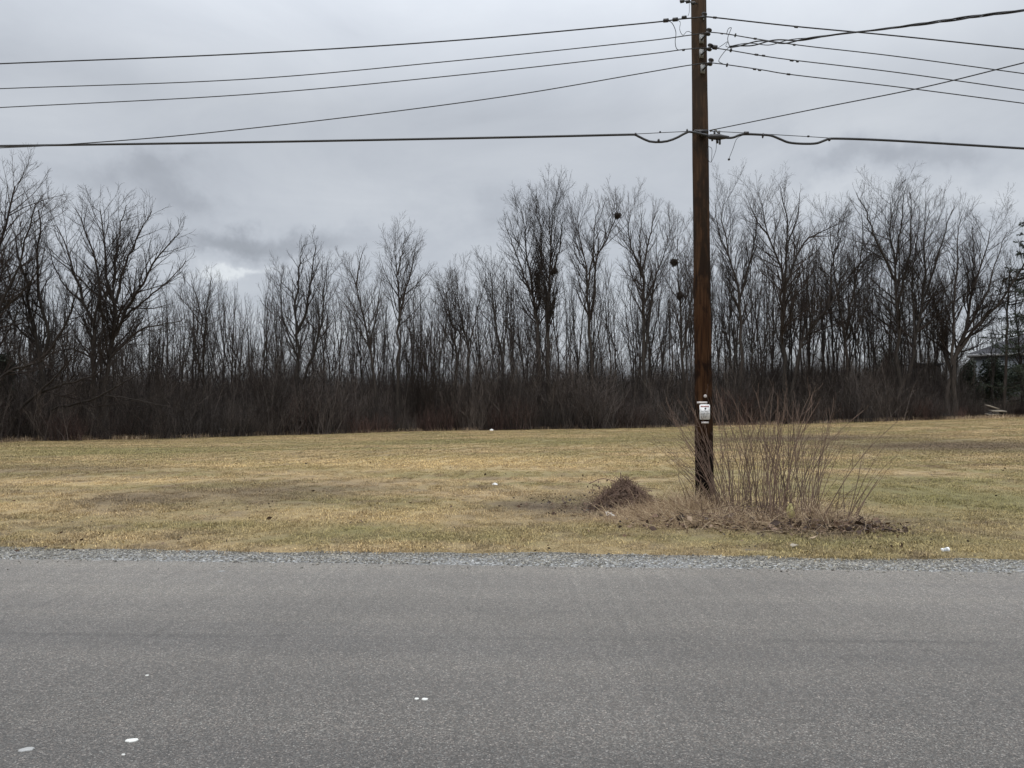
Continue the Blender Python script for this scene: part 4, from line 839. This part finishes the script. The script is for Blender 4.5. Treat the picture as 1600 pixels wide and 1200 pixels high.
# arching bramble left of the pole
br = empty('bramble', gp(1078, 806)); tag(br, 'thin arching bramble stems at the left foot of the pole', 'bramble'); bo = np.array(br.location)
for pts in ([(1078, 808), (1068, 770), (1058, 742), (1066, 735), (1082, 752)], [(1082, 808), (1074, 775), (1060, 748), (1050, 738)], [(1090, 806), (1084, 760), (1062, 735), (1066, 728), (1100, 738)], [(1095, 805), (1110, 770), (1092, 705), (1084, 640)], [(1086, 806), (1098, 770), (1083, 720), (1070, 690)]):
    S = smooth_path([at(px, py, bo[1]) for px, py in pts], 16)-bo; S[:, 1] += np.linspace(0, 1, 16)*rg.normal(-.1, .2); b = Bag(); b.add(*polytube(S, np.linspace(.005, .0028, 16), 5)); mk('stem', b.mesh('stem', M['stalk']), br)
# tan grass mounds
def mound(specs, name):
    V = []; Q = []; n0 = 0; b = Bag()
    for px, py, wx, dpt, n, h0, h1, leanx in specs:
        g = gp(px, py); p0 = np.stack([g[0]+rg.normal(0, wx/F*g[1]/2, n), g[1]+rg.normal(0, dpt, n), np.zeros(n)], 1); p0[:, 2] = hz(p0[:, 0], p0[:, 1])-.01
        d = norm(np.stack([rg.normal(leanx, .55, n), rg.normal(-.1, .5, n), rg.uniform(.25, 1, n)], 1)); P, Rr = walk(p0, d, rg.uniform(h0, h1, n), rg.uniform(.002, .0042, n), 5, .10, -.16, rg, .0014, .4)
        P[:, :, 2] = np.maximum(P[:, :, 2], hz(P[:, :, 0], P[:, :, 1])+.008); b.add(*tubes(P, Rr, 3))
    o = mk(name, b.mesh(name, M['dry'])); o['kind'] = 'stuff'
mound([(1085, 808, 40, .25, 1900, .2, .6, -.2), (1010, 806, 50, .25, 700, .12, .35, -.6), (1060, 800, 60, .3, 900, .15, .45, -.5), (1045, 812, 80, .32, 1900, .15, .45, -.9), (1030, 818, 60, .25, 900, .12, .3, -.3), (1110, 815, 50, .2, 900, .15, .4, .2), (1140, 822, 70, .2, 900, .12, .35, .2),
       (1262, 820, 34, .2, 900, .15, .5, .1), (1290, 822, 40, .2, 700, .12, .42, .1), (1330, 826, 40, .2, 300, .1, .25, .2), (1200, 822, 110, .25, 1300, .1, .4, -.3), (1300, 826, 90, .2, 700, .1, .35, .1), (985, 815, 60, .25, 400, .08, .22, -.2)], 'dry_grass')
# leaves
def leaf_cloud(name, groups, size=.029):
    C_ = []
    for px, py, rx, ry, n in groups:
        g = gp(px, py); gy = gp(px, py-ry)[1]-g[1]; C_.append(np.stack([g[0]+rg.normal(0, rx/F*g[1]*.55, n), g[1]+rg.normal(0, max(.12, gy*.55), n)], 1))
    C_ = np.concatenate(C_); C_ = C_[C_[:, 1] > lawn_edge(C_[:, 0])-.05]; n = len(C_); z = hz(C_[:, 0], C_[:, 1])+rg.uniform(0, 1, n)**2*.13+.008; c = np.stack([C_[:, 0], C_[:, 1], z], 1)
    d = norm(rg.normal(size=(n, 3))*[1, 1, .35]); u = norm(np.cross(d, norm(rg.normal(size=(n, 3))*[.5, .5, 1]))); s = (size*rg.lognormal(-.15, .5, n))[:, None]; w = np.cross(d, u)*s*.18
    V = np.stack([c-d*s, c+u*s*.6+w, c+d*s, c-u*s*.6+w], 1).reshape(-1, 3); i = np.arange(n)[:, None]*4
    o = mk(name, mesh_np(name, V, np.concatenate([i+[0, 1, 2], i+[0, 2, 3]]), M['leaf'])); o['kind'] = 'stuff'
leaf_cloud('fallen_leaves', [(1190, 818, 110, 14, 1100), (1285, 824, 60, 11, 1000), (1340, 830, 45, 6, 380), (1400, 833, 45, 5, 110), (1120, 818, 60, 12, 450), (1050, 822, 70, 8, 160), (965, 798, 75, 12, 320), (980, 784, 45, 9, 250), (890, 792, 70, 9, 90)])
ng = 520; Y = 8.7+30*rg.uniform(0, 1, ng)**1.8; X = rg.uniform(-.75, .75, ng)*Y; z = hz(X, Y)+.03
d = norm(rg.normal(size=(ng, 3))*[1, 1, .4]); u = norm(np.cross(d, rg.normal(size=(ng, 3)))); s = (.022*rg.lognormal(-.1, .45, ng))[:, None]; c = np.stack([X, Y, z], 1)
o = mk('scattered_leaves', mesh_np('scattered_leaves', np.stack([c-d*s, c+u*s*.6, c+d*s, c-u*s*.6], 1).reshape(-1, 3), np.arange(ng*4).reshape(-1, 4), M['leaf'])); o['kind'] = 'stuff'
# dark windblown debris where lawn meets gravel
X = np.concatenate([rg.uniform(-6.3, -4.4, 500), rg.uniform(-8, 8, 700), rg.normal(3.6, .35, 200)]); n = len(X); Y = lawn_edge(X)+rg.normal(.03, .045, n); c = np.stack([X, Y, hz(X, Y)+rg.uniform(0, .02, n)], 1)
d = norm(rg.normal(size=(n, 3))*[1, .4, .2]); u = norm(np.cross(d, [[0, .3, 1]]))*.004; s = rg.uniform(.01, .05, (n, 1))
o = mk('edge_debris', mesh_np('edge_debris', np.stack([c-d*s, c-d*s*0+u, c+d*s, c-u], 1).reshape(-1, 3), np.arange(n*4).reshape(-1, 4), M['leaf'])); o['kind'] = 'stuff'

# brush pile
g = gp(976, 796); pile = empty('brush_pile', g); tag(pile, 'low mound of cut grey twigs and dead leaves left of the pole', 'brush pile')
def dome(n):
    a = rg.uniform(0, 6.28, n); r = rg.uniform(0, 1, n)**.6; z = (1-r**1.5)*.46*rg.uniform(.5, 1, n)**.5; return np.stack([r*.54*np.cos(a), r*.45*np.sin(a), z+.02], 1)
P0 = dome(1000); d = norm(P0*[1.3, 1.3, -.9]+rg.normal(0, .45, P0.shape)+[.1, 0, 0]); P, Rr = walk(P0-d*.1, d, rg.uniform(.12, .42, len(P0)), np.full(len(P0), .0045), 5, .18, -.12, rg, .0025, .5); P[:, :, 2] = np.maximum(P[:, :, 2], .01)
b = Bag(); b.add(*tubes(P, Rr, 4)); o = mk('twigs', b.mesh('twigs', M['stalk']), pile); o['kind'] = 'stuff'
V, Q = foliage(1300, lambda n: dome(n)*[.95, .95, .85], .06, rg); o = mk('dead_leaves', mesh_np('dead_leaves', V, Q, M['leaf']), pile); o['kind'] = 'stuff'
for pts in ([(955, 790), (953, 776), (962, 773), (985, 772)], [(990, 780), (1004, 772), (1012, 777)], [(962, 752), (940, 748), (920, 756)], [(968, 750), (970, 742), (969, 738)], [(1000, 770), (1014, 766), (1019, 768)]):
    S = smooth_path([at(px, py, g[1]-.3)-g for px, py in pts], 12); b = Bag(); b.add(*polytube(S, .007, 6)); mk('branch', b.mesh('branch', M['stalk']), pile)
V, Q = foliage(34, lambda n: np.stack([rg.uniform(-.6, -.36, n), rg.uniform(-.3, .1, n), rg.uniform(.25, .42, n)], 1), .05, rg); mk('leaf_sprig', mesh_np('leaf_sprig', V, Q, M['leaf']), pile)
# yellow marker stub among the stalks
g = gp(1243, 824); mkr = empty('marker_stub', g+np.array([0, .15, 0])); tag(mkr, 'broken yellow plastic marker stub among the shrub stalks', 'marker'); mkr.rotation_euler = (0, -.06, .2)
b = Bag(); b.add(*polytube([(0, 0, -.02), (0, 0, .12), (.005, 0, .24), (-.01, 0, .27)], [.062, .06, .056, .03], 10)); mk('tube', b.mesh('tube', M['yellow'], True), mkr)
b = Bag(); box(b, (-.012, -.03, .27), (.05, .012, .07), .2); mk('torn_edge', b.mesh('torn_edge', M['yellow']), mkr)

# ------------------------------------------------------------------ litter
def scrap(name, px, py, poly, mat, label, cat, dz_=.03, group=None, ht=.02):
    g = gp(px, py, dz_); n = len(poly); V = [(x, y, ht*math.sin(i*2.1)) for i, (x, y) in enumerate(poly)]; V += [(x, y, z+.004) for x, y, z in V]
    me = bpy.data.meshes.new(name); me.from_pydata(V, [], [tuple(range(n))[::-1], tuple(range(n, 2*n))]+[(i, (i+1) % n, (i+1) % n+n, i+n) for i in range(n)]); me.materials.append(M[mat]); o = mk(name, me, None, g); tag(o, label, cat, group); return o
o = scrap('paper_scrap', 956, 808, [(-.10, .05), (-.02, .03), (.02, 0), (.11, -.03), (.02, -.05), (-.07, -.03)], 'paper', 'torn white paper scrap in front of the brush pile', 'paper', .04, ht=.012); o.rotation_euler = (.75, 0, -.1)
o = scrap('paper_scrap', 941, 793, [(-.03, .02), (.01, .03), (.035, -.01), (0, -.02)], 'paper', 'tiny white paper scrap at the left foot of the brush pile', 'paper', .03, ht=.006); o.rotation_euler = (.5, 0, 0)
o = scrap('paper_scrap', 773, 760, [(-.06, .0), (.0, .05), (.06, .03), (.05, -.03), (-.03, -.03)], 'paper', 'small white paper scrap alone on the lawn near centre', 'paper', .04, ht=.01); o.rotation_euler = (.5, 0, 0)
o = scrap('pale_leaf', 1241, 857, [(-.05, .0), (-.02, .025), (.03, .03), (.055, 0), (.02, -.02), (-.03, -.02)], 'wood', 'pale curled leaf on the grass between shrub and gravel', 'leaf', .035, ht=.012); o.rotation_euler = (.35, 0, .1)
o = scrap('paper_scrap', 768, 673, [(-.15, 0), (0, .1), (.15, .05), (.1, -.08), (-.08, -.08)], 'paper', 'tiny white paper scrap far off at the foot of the wood, near centre', 'paper', .06, ht=.02); o.rotation_euler = (.8, 0, 0)
g = gp(1477, 864, .035); bt = empty('crushed_cup', g, .15); bt.scale = (.75, .7, .7); tag(bt, 'crushed clear plastic cup with a white rim on the grass at the right', 'cup')
b = Bag(); b.add(*lathe([(-.055, .018), (-.05, .026), (-.02, .024), (.0, .030), (.03, .030), (.05, .034)], (1, 0, .05), (0, 0, 0), 12)); mk('cup', b.mesh('cup', M['clear']), bt)
b = Bag(); b.add(*lathe([(.028, .031), (.032, .036), (.052, .037), (.056, .031)], (1, 0, .05), (0, 0, 0), 14)); mk('rim', b.mesh('rim', M['white']), bt)
b = Bag(); b.add(*lathe([(-.058, .012), (-.056, .028), (-.045, .029), (-.042, .02)], (1, 0, .05), (0, 0, 0), 12)); mk('base', b.mesh('base', M['white']), bt)
def splat(px, py, w, d, mat, label, ang=0.0):
    r_ = ray(px, py); t = -EYE/r_[2]; g = np.array([0, 0, EYE])+r_*t; n = 14; V = [(0, 0, .006)]
    for i in range(n): a = i*2*math.pi/n; k = 1+.16*random.uniform(-1, 1); V.append((w/2*k*math.cos(a), d/2*k*math.sin(a), .0045))
    for i in range(n): x, y, z = V[i+1]; V.append((x*1.06, y*1.06, .0004))
    me = bpy.data.meshes.new('white_spot'); me.from_pydata(V, [], [(0, i+1, (i+1) % n+1) for i in range(n)]+[(i+1, i+1+n, (i+1) % n+1+n, (i+1) % n+1) for i in range(n)]); me.materials.append(M[mat])
    o = mk('white_spot', me, None, (g[0], g[1], .0005)); o.rotation_euler.z = ang; tag(o, label, 'spot', 'small spots on the asphalt')
splat(207, 1157.5, .058, .040, 'spot', 'white oval spot on the near asphalt at lower left', .2)
splat(41, 1172, .062, .040, 'spotg', 'dull grey spot on the asphalt in the lower left corner', .2)
splat(664, 1093, .034, .026, 'spot', 'white spot on the asphalt, right one of the close pair', .1)
splat(651, 1092.5, .024, .024, 'spot', 'white spot on the asphalt, left one of the close pair', .5)
splat(230, 1056, .020, .016, 'spot', 'tiny white fleck on the asphalt above the oval spot')
splat(193, 1180, .016, .012, 'spot', 'tiny pale fleck on the asphalt beneath the oval spot')
splat(346, 893, .06, .03, 'spotg', 'faint pale fleck on the far asphalt at left')
